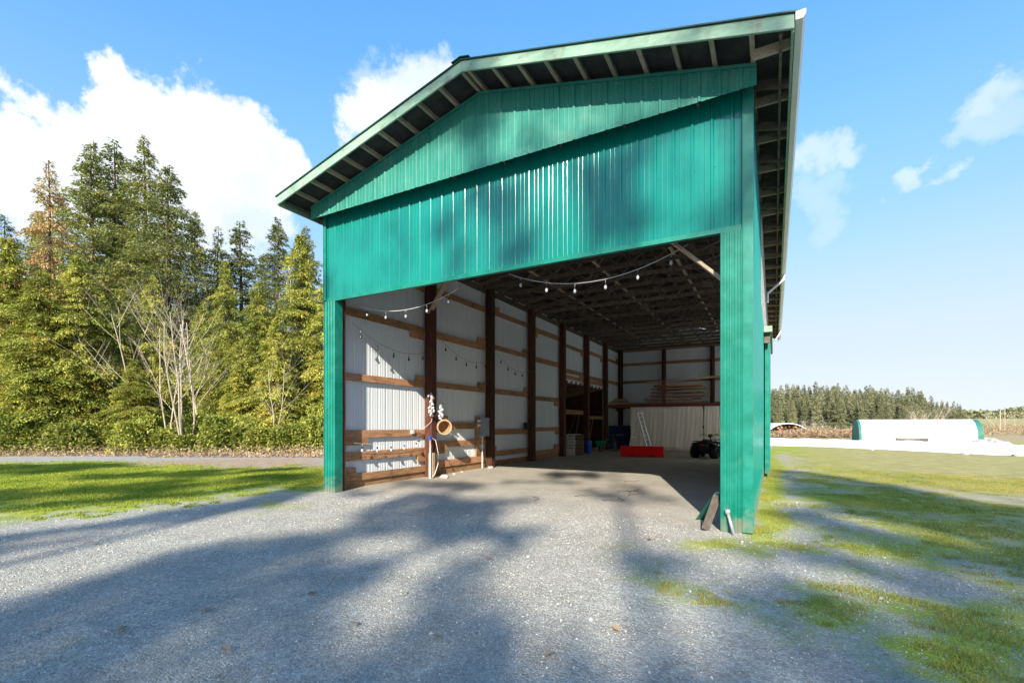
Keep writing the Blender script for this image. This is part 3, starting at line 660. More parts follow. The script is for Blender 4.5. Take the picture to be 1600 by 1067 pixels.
# ---------------------------------------------------------------- vegetation
def kites(P, D, U, L, Wd, name, material, tint):
    """many small leaf sprays: P base, D direction, U side vector, L length, Wd half width"""
    n = len(P); D = D / np.linalg.norm(D, axis=1, keepdims=True)
    Sd = np.cross(D, U); Sd /= np.linalg.norm(Sd, axis=1, keepdims=True) + 1e-9
    L = L[:, None]; Wd = Wd[:, None]
    up = np.cross(Sd, D) * Wd * .5
    V = np.stack([P, P + D * L * .45 + Sd * Wd + up, P + D * L, P + D * L * .45 - Sd * Wd + up], 1).reshape(-1, 3)
    F = (np.array([[0, 1, 2], [0, 2, 3]])[None] + (np.arange(n) * 4)[:, None, None]).reshape(-1, 3)
    return mesh_np(name, V, F, material, np.repeat(tint, 4, 0))
def conifer(seed, H, Rad, zb, nb, ntw, L, Wd, droop, updroop, taper, material, gappy=.15, dead=0.):
    g = np.random.default_rng(seed)
    # branches
    zt = g.random(nb); z = zb + (H - zb) * np.sort(1 - (1 - zt) ** 1.0 * 1.0)
    rel = (z - zb) / (H - zb)
    length = Rad * np.clip((1 - rel), 0, 1) ** taper * g.uniform(.65, 1.1, nb) * (1 + .25 * np.sin(z * 2.1 + seed)) + .15
    length *= np.where(rel < .12, .6 + 3.3 * rel, 1)
    length = np.where(g.random(nb) < gappy, length * .45, length)
    az = g.uniform(0, 6.283, nb); length *= 1 + .28 * np.sin(az * 2 + z * .55 + seed) * (1 - rel)
    clump = g.uniform(.72, 1.25, nb)
    bi = np.repeat(np.arange(nb), np.maximum(3, (ntw * (length / Rad) ** 1.0)).astype(int))
    n = len(bi); t = g.random(n) ** .7; ln = length[bi]
    out = t * ln
    zz = z[bi] + updroop * out - droop * out ** 2 / np.maximum(ln, .3) * .6
    a = az[bi]; dr = np.stack([np.cos(a), np.sin(a), np.zeros(n)], 1); sd = np.stack([-np.sin(a), np.cos(a), np.zeros(n)], 1)
    side = g.normal(0, 1, n) * ln * .16 * (1.15 - t)
    P = dr * out[:, None] + sd * side[:, None]; P[:, 2] = zz + g.normal(0, .06 * L * 4, n) - abs(side) * droop * .6
    D = dr * g.uniform(.3, 1.0, n)[:, None] + sd * (np.sign(side) * g.uniform(.2, 1.1, n))[:, None]; D[:, 2] += g.uniform(-.9, .25, n) * (.4 + droop * 1.6)
    U = np.stack([g.normal(0, .6, n), g.normal(0, .6, n), np.ones(n)], 1)
    tint = np.ones((n, 3)) * (clump[bi] * g.uniform(.7, 1.3, n))[:, None]
    tint[:, 0] *= g.uniform(.85, 1.25, n)
    if dead:
        dd = (g.random(nb) < dead)[bi]; tint[dd] *= np.array([1.2, .95, 1.0])
    crown = kites(P, D, U, L * g.uniform(.6, 1.3, n), Wd * g.uniform(.7, 1.3, n), 'crown', material, tint)
    tr = MB(); k = 7
    tr.tube([(math.sin(i * 1.3 + seed) * .05, math.cos(i * 1.7 + seed) * .05, H * i / k - .1) for i in range(k + 1)], [max(.02, H * .014 * (1 - i / k) ** .8) for i in range(k + 1)], 8)
    for b in range(0, nb, 3 if nb > 200 else 2):
        if length[b] > .6:
            c, s = math.cos(az[b]), math.sin(az[b]); l = length[b] * .85
            q = [(c * l * f, s * l * f, z[b] + updroop * l * f - droop * (l * f) ** 2 / length[b] * .6) for f in (0, .5, 1)]
            tr.tube(q, [.012 + .006 * l, .01 + .003 * l, .006], 3, caps=False)
    return crown, smooth(tr.mesh('trunk', M['bark']))
firs = [conifer(s, 24, 5.2, 3.5, 560, 150, .27, .045, .42, .2, .8, M['fir'], .25) for s in (11, 12, 13)]
thinfir = [conifer(s, 22, 3.6, 5, 360, 110, .27, .045, .55, .18, .75, M['fir'], .3) for s in (21, 22)]
cedars = [conifer(s, 15, 3.7, .3, 520, 200, .21, .036, .85, .22, .72, M['cedar'], .15, .05) for s in (31, 32, 33)]
thincedar = conifer(41, 19, 3.1, 2, 300, 110, .24, .036, .9, .2, .75, M['browncedar'], .35, .4)
def tree(kind, proto, loc, h, h0, rz, label, cat, group, wid=1.0):
    o = empty(kind, loc, rz); s = h / h0; o.scale = (s * wid, s * wid, s); tag(o, label, cat, group)
    obj('crown', proto[0], o); obj('trunk', proto[1], o); return o
def place(u, vtop, F, kind, proto, h0, label, group, cat='tree', wid=1.0, dz=0):
    p = far_at(u, F); h = top_z(vtop, F) - dz
    p.z = dz
    return tree(kind, proto, p, h, h0, random.uniform(0, 6), label, cat, group, wid)
GF = 'conifers in the wood left of the barn'
L1 = [ # u, top v, distance, prototype, width, words
 (-70, 300, 44, firs[0], 24, 'dark fir at the far left edge of the wood', 1),
 (8, 338, 46, thinfir[1], 22, 'low dark fir top showing behind the cedars at the far left', 1),
 (143, 222, 47, firs[1], 24, 'tall dark fir, left one of the three tallest tops in the wood', .85),
 (178, 220, 50, thinfir[0], 22, 'tall slim fir between the two broadest tall firs', 1),
 (226, 215, 46, firs[2], 24, 'tallest dark fir in the wood, its top against the white cloud', .85),
 (263, 258, 43, firs[0], 24, 'tall fir with long ragged branches on the right flank of the tall group', .95),
 (98, 300, 52, firs[2], 24, 'fir behind the thin browning cedar', .9),
 (305, 330, 50, firs[1], 24, 'mid height fir filling the gap behind the bare maple', .8),
 (341, 356, 52, thinfir[1], 22, 'small dark fir top, left one of the pair right of the bare maple', .9),
 (376, 347, 50, thinfir[0], 22, 'small dark fir top, right one of the pair right of the bare maple', 1.1),
 (434, 340, 46, firs[1], 24, 'dark pointed fir behind the right hand cedars', .8),
 (478, 352, 52, firs[0], 24, 'fir close behind the corner of the barn', .8),
 (190, 300, 56, firs[1], 24, 'fir filling the back of the tall group', 1),
 (60, 330, 58, firs[0], 24, 'fir in the back row at the left', 1),
 (410, 400, 58, firs[2], 24, 'fir in the back row at the right', 1)]
for u, v, F, p, h0, lab, wd in L1: place(u, v, F, 'fir_tree', p, h0, lab, GF, wid=wd * 1.18)
place(76, 248, 33, 'cedar_tree', thincedar, 19, 'thin browning cedar with a sparse top, in front of the tall firs', GF, wid=.95)
GC = 'yellow green cedars along the edge of the wood'
L2 = [(-60, 330, 31, cedars[0], 'broad cedar at the far left edge', 1), (10, 372, 31.5, cedars[1], 'leftmost yellow green cedar in full view', 1.1), (62, 420, 29.5, cedars[2], 'low broad cedar below the browning one', 1.25),
      (122, 400, 31, cedars[0], 'broad yellow green cedar left of the darker gap', 1.05), (185, 452, 33, cedars[1], 'cedar in the darker gap left of the bare maple', .9), (238, 430, 35, cedars[2], 'cedar just left of the bare maple stems', .9),
      (318, 470, 35, cedars[0], 'cedar behind the bare maple stems', .9), (352, 408, 33, cedars[1], 'bright cedar with rounded top just right of the bare maple', .72), (402, 440, 32, cedars[2], 'cedar between the bright rounded one and the tall pale one', .9),
      (470, 366, 34, cedars[0], 'tall pale green cedar beside the barn corner', .9), (525, 400, 33, cedars[1], 'cedar partly behind the barn corner', 1), (430, 500, 30.5, cedars[1], 'short cedar low in front near the barn', 1.1), (585, 380, 36, cedars[2], 'cedar hidden behind the barn wall', 1),
      (210, 560, 30.5, cedars[0], 'short dense young cedar in front of the gap', 1.3), (30, 560, 29, cedars[1], 'short young cedar at the far left beside the road', 1.3), (368, 570, 30.5, cedars[2], 'short young cedar right of the bare maple trunk', 1.2)]
for u, v, F, p, lab, wd in L2: place(u, v, F, 'cedar_tree', p, 15, lab, GC, wid=wd * 1.1)

# bare broadleaf trees
def bare_tree(seed, H, stems, spread, depth=5):
    g = random.Random(seed); tr = MB(); tw = MB()
    def grow(p, d, l, r, lev):
        q = [p]; rs = [r]; dd = d.copy(); n = 4
        for i in range(n):
            dd = (dd + Vector((g.uniform(-1, 1), g.uniform(-1, 1), g.uniform(-.3, .7))) * .11).normalized()
            p = p + dd * l / n; q.append(p); rs.append(r * (1 - .6 * (i + 1) / n))
        (tr if lev < 2 else tw).tube(q, rs, 6 if lev < 1 else 3, caps=False)
        if lev >= depth or l < .35: return
        for k in range(g.randint(3, 4) if lev else 8):
            f = g.uniform(.3, 1.0); i = min(n - 1, int(f * n)); b = q[i].lerp(q[i + 1], f * n - i)
            a = g.uniform(0, 6.28); side = Vector((math.cos(a), math.sin(a), g.uniform(.1, .9)))
            grow(b, (dd * .7 + side * .7).normalized(), l * g.uniform(.30, .5), rs[i] * .42, lev + 1)
    for s in range(stems):
        a = g.uniform(0, 6.28)
        grow(Vector((math.cos(a) * .25 * (stems > 1), math.sin(a) * .25 * (stems > 1), -.1)), Vector((math.cos(a) * spread, math.sin(a) * spread, 1)).normalized(), H * g.uniform(.7, .95), H * .0058, 0)
    return tr.mesh('trunk', M['pale_bark']), tw.mesh('twigs', M['pale_bark'])
def bare(u, v, F, proto, h0, label, cat='tree', rz=0):
    o = empty('bare_maple', far_at(u, F), rz); s = top_z(v, F) / max(max(q.co.z for q in proto[0].vertices), max(q.co.z for q in proto[1].vertices)); o.scale = (s,) * 3; tag(o, label, cat, 'bare trees in the wood left of the barn'); obj('trunk', proto[0], o); obj('twigs', proto[1], o)
bt = [bare_tree(3, 12, 4, .10, 4), bare_tree(5, 12, 2, .13, 4), bare_tree(9, 12, 1, .08, 4)]
bare(292, 385, 28.8, bt[0], 12, 'tall pale bare maple with several upright stems in front of the cedars')
bare(268, 450, 29.5, bt[1], 12, 'leaning bare maple with branches spreading left of the tall pale one', rz=2)
bare(318, 440, 30.3, bt[2], 12, 'single thin bare trunk right of the tall pale maple', rz=1)
bare(425, 520, 28.6, bt[1], 12, 'low spreading bare tree with dead twigs near the barn', rz=4)
bare(215, 440, 31.5, bt[2], 12, 'thin bare trunk in the dark gap of the wood', rz=3)
bare(168, 430, 33, bt[2], 12, 'thin bare trunk left of the dark gap of the wood', rz=5)
bare(500, 352, 37, bt[2], 12, 'bare crown showing at the barn corner above the cedars', rz=1)
# stump like thick trunks seen at the foot of the cedars
# undergrowth
def bush_mesh(seed, r, h, n, L, Wd, material, name='bush'):
    g = np.random.default_rng(seed); a = g.uniform(0, 6.283, n); q = g.random(n) ** .5; z = g.random(n) ** .8
    lump = 1 + .3 * np.sin(a * 3 + seed) + .2 * np.sin(a * 7 + z * 5)
    P = np.stack([np.cos(a) * q * r * lump * np.sqrt(1 - z * .8), np.sin(a) * q * r * lump * np.sqrt(1 - z * .8), z * h], 1)
    D = np.stack([np.cos(a) + g.normal(0, .6, n), np.sin(a) + g.normal(0, .6, n), g.normal(.1, .6, n)], 1); U = g.normal(0, 1, (n, 3)) + [0, 0, 1.5]
    return kites(P, D, U, L * g.uniform(.6, 1.3, n), Wd * g.uniform(.7, 1.3, n), name, material, np.ones((n, 3)) * g.uniform(.6, 1.35, (n, 1)))
bm_ = [bush_mesh(s, 1.5, 1.7, 2600, .22, .05, M['bush']) for s in (1, 2, 3)]
for k in range(36):
    u = -70 + k * 17 + random.uniform(-8, 8); F = random.uniform(26.9, 30.0) if u < 260 else random.uniform(28.0, 30.5)
    o = obj('bush', bm_[k % 3], None, far_at(u, F), random.uniform(0, 6)); o.scale = (random.uniform(.7, 1.2),) * 2 + (random.uniform(.6, 1.3),)
    tag(o, 'low green bush at the foot of the cedars, ' + ('at the left edge of the photo' if u < 40 else 'left of the bare maples' if u < 180 else 'near the bare maple stems' if u < 340 else 'toward the barn corner'), 'bush', 'low bushes under the edge of the wood')
# leaf litter and straw along the road edge
n = 15000; u = rng.uniform(-120, 560, n); F_ = rng.uniform(25.3, 30.5, n) - (u > 230) * 1.0
rt = (u - 800) / FP * F_; P = np.stack([CX - F_ * math.sin(TH) + rt * math.cos(TH), CY + F_ * math.cos(TH) + rt * math.sin(TH), rng.random(n) ** 2 * np.where(rng.random(n) < .4, .45, .12)], 1)
P = P[(F_ > 26.4) | (u < 200) | True]; n = len(P); D = rng.normal(0, 1, (n, 3)); D[:, 2] = abs(D[:, 2])
lit = obj('leaf_litter', kites(P, D, rng.normal(0, 1, (n, 3)) + [0, 0, 1], rng.uniform(.08, .25, n), rng.uniform(.015, .04, n), 'leaf_litter', M['litter'], np.ones((n, 3)) * rng.uniform(.6, 1.4, (n, 1))))
tag(lit, 'brown dead leaves and straw along the edge of the wood', 'leaf litter', kind='stuff')

# far wood on the right
GFAR = 'firs of the far wood beyond the white tunnel'
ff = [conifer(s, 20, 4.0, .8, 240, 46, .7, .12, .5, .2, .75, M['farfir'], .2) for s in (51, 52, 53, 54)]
prof_u = [(1190, 606), (1215, 604), (1240, 600), (1265, 603), (1290, 598), (1310, 600), (1335, 606), (1360, 604), (1385, 610), (1405, 612), (1422, 606), (1440, 612), (1458, 622), (1480, 627), (1498, 628), (1512, 630)]
def top_at(u):
    for (a, va), (c, vc) in zip(prof_u, prof_u[1:]):
        if a <= u <= c: return va + (vc - va) * (u - a) / (c - a)
    return 604 if u < 1190 else 632
k = 0
for row, (F, dv) in enumerate(((128, 20), (140, 11), (152, 4), (165, 0), (180, 2))):
    u = 1120 + row * 3
    while u < (1515 - row * 3):
        v = top_at(u) + dv + random.uniform(-3, 8) + (0 if row < 3 else -2)
        p = far_at(u, F + random.uniform(-5, 5)); gz_ = float(terrain(np.array([p.x]), np.array([p.y]))[0]); p.z = gz_ - .3
        h = top_z(v, F) - gz_
        o = empty('far_fir', p, random.uniform(0, 6)); s = h / 20; o.scale = (s * random.uniform(.8, 1.15),) * 2 + (s,)
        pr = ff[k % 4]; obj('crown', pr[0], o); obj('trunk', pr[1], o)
        tag(o, 'dark green fir in the far wood right of the barn', 'tree', GFAR); k += 1
        u += random.uniform(6.5, 11)
# distant ridge of forest, one mass
def ridge(u0, u1, F, vf, name, label, mt, n, hL):
    g = np.random.default_rng(int(F)); u = g.uniform(u0, u1, n); FF = F + g.uniform(-12, 12, n); rt = (u - 800) / FP * FF
    X = CX - FF * math.sin(TH) + rt * math.cos(TH); Y = CY + FF * math.cos(TH) + rt * math.sin(TH); z0 = terrain(X, Y)
    top = np.array([top_z(vf(q), F) for q in u]); cell = np.floor(u / 3.0); tt = np.sin(cell * 12.9) * 4.3 % 1; frac = abs((u / 3.0) - cell - .5) * 2
    zt = z0 + (top - z0) * (1 - .25 * tt - .28 * frac)
    P = np.stack([X, Y, z0 + (zt - z0) * g.random(n) ** .7], 1); D = g.normal(0, 1, (n, 3)); D[:, 2] -= .4
    o = obj(name, kites(P, D, g.normal(0, 1, (n, 3)) + [0, 0, 1], hL * g.uniform(.6, 1.3, n), hL * .3 * np.ones(n), name, mt, np.ones((n, 3)) * g.uniform(.6, 1.3, (n, 1)))); tag(o, label, 'forest', kind='stuff')
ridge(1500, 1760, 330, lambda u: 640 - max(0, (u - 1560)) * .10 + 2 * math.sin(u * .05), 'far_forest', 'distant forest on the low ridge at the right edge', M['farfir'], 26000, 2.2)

# the dry field behind the tunnel, brambles and bare shrubs
twig_protos = [bare_tree(61 + k, 3, 7, .75, 2) for k in range(3)]
for k, (u, F, h) in enumerate([(1275, 66, 2.6), (1290, 64, 2.8), (1268, 72, 3.2), (1300, 66, 1.8), (1318, 62, 1.7), (1330, 60, 1.5), (1388, 58, 1.0), (1396, 58, 1.1), (1440, 110, 6), (1452, 112, 7), (1430, 108, 5), (1585, 130, 6), (1560, 128, 5), (1460, 150, 8)]):
    o = empty('bare_shrub', far_at(u, F), k); s = h / 3; o.scale = (s,) * 3; o.location.z = float(terrain(np.array([o.location.x]), np.array([o.location.y]))[0]) - .1
    a = twig_protos[k % 3]; obj('stems', a[0], o).data; obj('twigs', a[1], o)
    tag(o, 'brown leafless shrub ' + ('between the arched shelter and the tunnel' if u < 1345 else 'behind the white tunnel' if u < 1500 else 'in the dry field at the right edge'), 'shrub', 'leafless shrubs beyond the white sheet')
for k, (u, F) in enumerate([(1484, 51.5), (1500, 51.5)]):
    o = empty('bare_shrub', far_at(u, F), k * 2); o.scale = (.62,) * 3; obj('stems', twig_protos[k][0], o); obj('twigs', twig_protos[k][1], o)
    tag(o, ['left', 'right'][k] + ' one of two small grey shrubs in front of the white tunnel', 'shrub')
n = 30000; u = rng.uniform(1205, 1345, n); F_ = rng.uniform(56, 76, n); u = np.where(rng.random(n) < .25, rng.uniform(1345, 1700, n), u); F_ = np.where(u > 1345, rng.uniform(62, 120, n), F_)
rt = (u - 800) / FP * F_; X = CX - F_ * math.sin(TH) + rt * math.cos(TH); Y = CY + F_ * math.cos(TH) + rt * math.sin(TH)
P = np.stack([X, Y, terrain(X, Y) + rng.random(n) * (.2 + 1.0 * vnoise(X, Y, 3, 2))], 1); D = rng.normal(0, 1, (n, 3)); D[:, 2] = abs(D[:, 2])
br = obj('brambles', kites(P, D, rng.normal(0, 1, (n, 3)), rng.uniform(.25, .6, n), rng.uniform(.02, .06, n), 'brambles', M['litter'], np.ones((n, 3)) * rng.uniform(.5, 1.4, (n, 1)))); tag(br, 'brown dead brambles and weeds beyond the white sheet', 'brambles', kind='stuff')

# long white cover sheet lying on the ground
def sheet(name, edge0, edge1, n, m, lift, label):
    V = []; F = []
    for i in range(n + 1):
        f = i / n; a = Vector(edge0(f)); c = Vector(edge1(f))
        for j in range(m + 1):
            p = a.lerp(c, j / m); h = math.sin(math.pi * j / m) ** .5 * lift * (.5 + vnoise(np.array([p.x]), np.array([p.y]), .9, 4)[0]); V.append((p.x, p.y, .012 + h))
    for i in range(n):
        for j in range(m): a = i * (m + 1) + j; F.append((a, a + 1, a + m + 2, a + m + 1))
    me = bpy.data.meshes.new(name); me.from_pydata(V, [], F); me.materials.append(M['sheet']); smooth(me)
    o = obj(name, me); md = o.modifiers.new('t', 'SOLIDIFY'); md.thickness = .01; tag(o, label, 'sheet'); return o
def lerp_pts(l):
    P = [ground_at(u, v) for u, v in l]
    def f(t):
        t = t * (len(P) - 1); i = min(int(t), len(P) - 2); return P[i].lerp(P[i + 1], t - i)
    return f
sheet('ground_sheet', lerp_pts([(1198, 696), (1280, 698), (1370, 702), (1450, 706), (1540, 710.5), (1640, 713)]), lerp_pts([(1198, 686.5), (1280, 688.5), (1370, 690), (1450, 692.5), (1500, 693), (1540, 695), (1640, 703)]), 120, 8, .28, 'long crumpled white sheet lying across the grass right of the barn')
# polytunnel
pa = ground_at(1347, 689.5); pb = ground_at(1538, 692); ax_ = (pb - pa); LT = ax_.length; tun = empty('polytunnel', pa, math.atan2(ax_.y, ax_.x)); tag(tun, 'long low white polytunnel with green ends beyond the sheet', 'polytunnel')
def hoop(x0, x1, r, h, mt, nm, n=14, bulge=0):
    mb = MB(); V = []; Fs = []
    xs = [x0 + (x1 - x0) * i / 10 for i in range(11)]
    for x in xs:
        for k in range(n + 1):
            a = math.pi * k / n; V.append((x, r + -r * math.cos(a) * 1.0, h * math.sin(a) ** .75))
    for i in range(10):
        for k in range(n): a = i * (n + 1) + k; Fs.append((a, a + 1, a + n + 2, a + n + 1))
    Fs.append(tuple(range(n + 1))); Fs.append(tuple(10 * (n + 1) + k for k in range(n + 1))[::-1])
    mb.add(V, Fs); return obj(nm, mb.mesh(nm, mt), tun)
hoop(.0, LT - .42, 1.6, 2.1, M['sheet'], 'cover'); hoop(-.22, -.01, 1.6, 2.08, M['tunnelgreen'], 'end_wall'); hoop(LT - .41, LT, 1.6, 2.08, M['tunnelgreen'], 'end_wall')
# small arch over a wood pile
p = far_at(1232, 60); arch = empty('small_hoop_shelter', p, TH); tag(arch, 'low arched shelter with white cover over brown woodpile beside the barn', 'shelter')
V = []; Fs = []
for y in (0, 5):
    for r in (2.75, 2.68):
        for k in range(15): a = math.pi * k / 14; V.append((-r * math.cos(a), y, (1.75 if r > 2.7 else 1.68) * math.sin(a)))
for k in range(14): Fs += [(k, k + 1, 30 + k + 1, 30 + k), (15 + k + 1, 15 + k, 45 + k, 45 + k + 1), (k + 1, k, 15 + k, 15 + k + 1)]
obj('cover', MB().add(V, Fs).mesh('cover', M['sheet']), arch)
for k in range(40):
    a = random.uniform(-2.2, 2.2); z = random.uniform(.1, max(.15, 1.5 * math.sqrt(max(0, 1 - (a / 2.5) ** 2))))
    obj('log', MB().tube([(a, .2 + random.random() * .4, z), (a + random.uniform(-.2, .2), 3, z)], random.uniform(.07, .16), 7).mesh('log', M['litter'] if 0 else M['girt']), arch)
# rocks and rubble beside the tunnel
def rock_mesh(seed, r):
    import bmesh
    g = random.Random(seed); bmh = bmesh.new(); bmesh.ops.create_icosphere(bmh, subdivisions=2, radius=r)
    for v in bmh.verts: v.co *= 1 + g.uniform(-.18, .18); v.co.z *= .6
    me = bpy.data.meshes.new('rock'); bmh.to_mesh(me); bmh.free(); me.materials.append(M['rock']); return me
rocks = [rock_mesh(s, .5) for s in range(4)]
for k, (u, v, s, lab) in enumerate([(1530, 693, 1.3, 'pale field rock at the right end of the tunnel'), (1543, 691, 1.6, 'largest pale boulder beside the green tunnel end'), (1556, 693.5, 1.1, 'low rock right of the largest boulder'), (1568, 694.5, 1.0, 'small rock at the right end of the rock row'), (1521, 694, .8, 'small rock in front of the tunnel near its end'), (1590, 712, .5, 'dark stone holding the sheet edge at the far right'), (1362, 703, .25, 'small stone on the near edge of the white sheet'), (1508, 710, .4, 'flat dark stone on the near edge of the white sheet')]):
    o = obj('rock', rocks[k % 4], None, ground_at(u, v), k); o.scale = (s,) * 3; tag(o, lab, 'rock')
o = obj('log', smooth(MB().tube([ground_at(1400, 690.5) + Vector((0, 0, .25)), ground_at(1450, 691) + Vector((0, 0, .25))], .16, 9).mesh('log', M['rafter']))); tag(o, 'brown log lying in front of the white tunnel', 'log')
# thin poles in the dry field
for k, (u, F, v) in enumerate([(1563, 75, 640), (1570, 76, 637)]):
    o = obj('pole', MB().tube([far_at(u, F), far_at(u, F) + Vector((0, 0, top_z(v, F)))], .05, 6).mesh('pole', M['lookout'])); tag(o, ['left', 'right'][k] + ' one of two thin wooden poles in the dry field', 'pole')

# ---------------------------------------------------------------- the trees behind the camera that throw the shade
cs = .2; U0, U1, V0, V1 = -46, 30, -14, 10.5
uu, vv = np.meshgrid(np.arange(U0, U1, cs), np.arange(V0, V1, cs)); sh = np.zeros(uu.shape)
hdr = (uu >= 0) & (uu <= 9.95) & (vv >= 4.86)
gY = vv / .58; gX = uu - .326 * gY; gZ = np.zeros_like(gY)
gX = np.where(hdr, uu, gX); gY = np.where(hdr, 0, gY); gZ = np.where(hdr, vv, gZ)
fw = -(gX - CX) * math.sin(TH) + (gY - CY) * math.cos(TH); ok = fw > .5; fws = np.where(ok, fw, 1)
px = 800 + FP * ((gX - CX) * math.cos(TH) + (gY - CY) * math.sin(TH)) / fws; py = HOR - FP * (gZ - CH) / fws
px = px + (vnoise(uu, vv, .7, 3) - .5) * 40 * np.clip(10 / fws, .2, 1.3); py = py + (vnoise(uu, vv, .7, 7) - .5) * 14 * np.clip(10 / fws, .2, 1.3)
GROW = 1.4
def ell(cx, cy, rx, ry, rot=0):
    c, s = math.cos(R(rot)), math.sin(R(rot)); dx, dy = px - cx, py - cy
    return ((dx * c + dy * s) / rx / GROW) ** 2 + ((-dx * s + dy * c) / ry / GROW) ** 2 < 1
def pol(l): return inpoly(px, py, l)
gmask = ok & ~hdr; hm = ok & hdr
far_lit = gmask & (py < 1200)
sh[~ok | (py > 1067)] = .8; sh[vv < -6.5] = .25
def s_(m, val, dom): sh[m & dom] = val
s_(pol([(-900, 1010), (-200, 975), (0, 945), (150, 905), (300, 858), (440, 840), (520, 832), (560, 800), (600, 780), (680, 768), (740, 778), (800, 802), (840, 815), (920, 825), (1000, 850), (1070, 862), (1130, 842), (1190, 856), (1270, 835), (1215, 800), (1225, 770), (1215, 735), (1260, 738), (1330, 748), (1440, 766), (1600, 792), (1900, 840), (2600, 900), (2600, 3000), (-900, 3000)]), .93, gmask)
for e in [(590, 857, 60, 13, -8), (655, 885, 45, 16, -30), (605, 945, 60, 26, -52), (590, 990, 40, 16, -20), (885, 868, 55, 28, 0), (890, 935, 95, 45, 10), (1010, 965, 95, 48, 20), (930, 1010, 105, 30, 8),
          (1128, 882, 52, 20, 0), (1255, 892, 60, 12, 20), (1340, 920, 80, 16, 14), (1424, 832, 85, 8, 12), (1250, 786, 28, 8, 0), (1200, 838, 38, 12, 0), (1190, 795, 16, 10, 0), (1330, 862, 60, 8, 10), (760, 850, 30, 10, 0), (1090, 1010, 40, 16, 20), (865, 806, 62, 20, 0), (985, 826, 95, 20, 4), (1070, 848, 45, 12, 0), (960, 800, 80, 12, 0), (1070, 965, 50, 34, 20), (820, 880, 40, 14, 0), (1540, 905, 50, 8, 10)]:
    s_(ell(*e), 0, gmask)
s_(ell(905, 992, 26, 12, 0), .8, gmask); s_(ell(970, 900, 22, 9, 30), .7, gmask)
# left bands
s_(pol([(-900, 880), (0, 838), (200, 803), (330, 786), (440, 766), (515, 748), (515, 764), (440, 784), (300, 812), (100, 846), (0, 870), (-900, 960)]), .8, gmask)
s_(pol([(-900, 790), (0, 770), (150, 760), (350, 750), (507, 735), (507, 752), (300, 774), (120, 788), (0, 802), (-900, 850)]), .85, gmask)
s_(pol([(-900, 722), (0, 727), (200, 724), (212, 731), (80, 738), (-900, 760)]), .85, gmask)
s_(pol([(120, 745), (300, 738), (470, 731), (475, 735), (300, 744), (120, 751)]), .8, gmask)
for e in [(120, 778, 60, 4, -4), (330, 762, 50, 3, -6), (220, 822, 60, 5, -10), (60, 842, 50, 6, -10)]: s_(ell(*e), .1, gmask)
# barn floor
GROW = .85
for e in [(690, 758, 75, 7, 3), (845, 752, 70, 5, 0), (960, 775, 60, 7, 10), (790, 786, 60, 7, 0), (900, 742, 60, 4, 0), (1010, 765, 40, 5, 20), (640, 790, 40, 4, -10), (560, 772, 30, 4, 0)]: s_(ell(*e), .75, gmask)
# sunlit part of the left wall lies in this v range too: patchy shade there
# header and gable
s_(hm, .8, hm); GROW = 1.2
for e in [(575, 400, 62, 80, 0), (540, 330, 30, 30, 0), (680, 300, 44, 42, 0), (600, 300, 40, 40, 0), (650, 400, 34, 60, 0), (740, 380, 26, 44, 0), (862, 350, 44, 75, 0), (880, 210, 70, 34, 0), (700, 262, 46, 22, 0), (795, 260, 34, 22, 0),
          (1045, 290, 40, 70, 0), (1110, 230, 30, 60, 0), (985, 180, 50, 26, 0), (930, 400, 30, 26, 0), (1000, 390, 26, 20, 0), (1130, 330, 26, 30, 0)]: s_(ell(*e), .05, hm)
# beyond the top of the trees everything is lit
tree_top = 8.4 + 1.6 * np.sin(uu * .9) + .8 * np.sin(uu * 2.3)
edge_r = np.interp(uu, [-50, -14, -6, 0, 10, 13.4, 15.0, 16.6, 18.2, 30], [2.2, 3.0, 4.5, 9, 9.3, 7.4, 7.4, 3.4, 3.6, 3.5])
sh[(vv > np.maximum(edge_r, 0)) & ~hdr] *= 0.0
sh *= np.where(hdr, .75, .45 + .55 * vnoise(uu, vv, .9, 21)) 
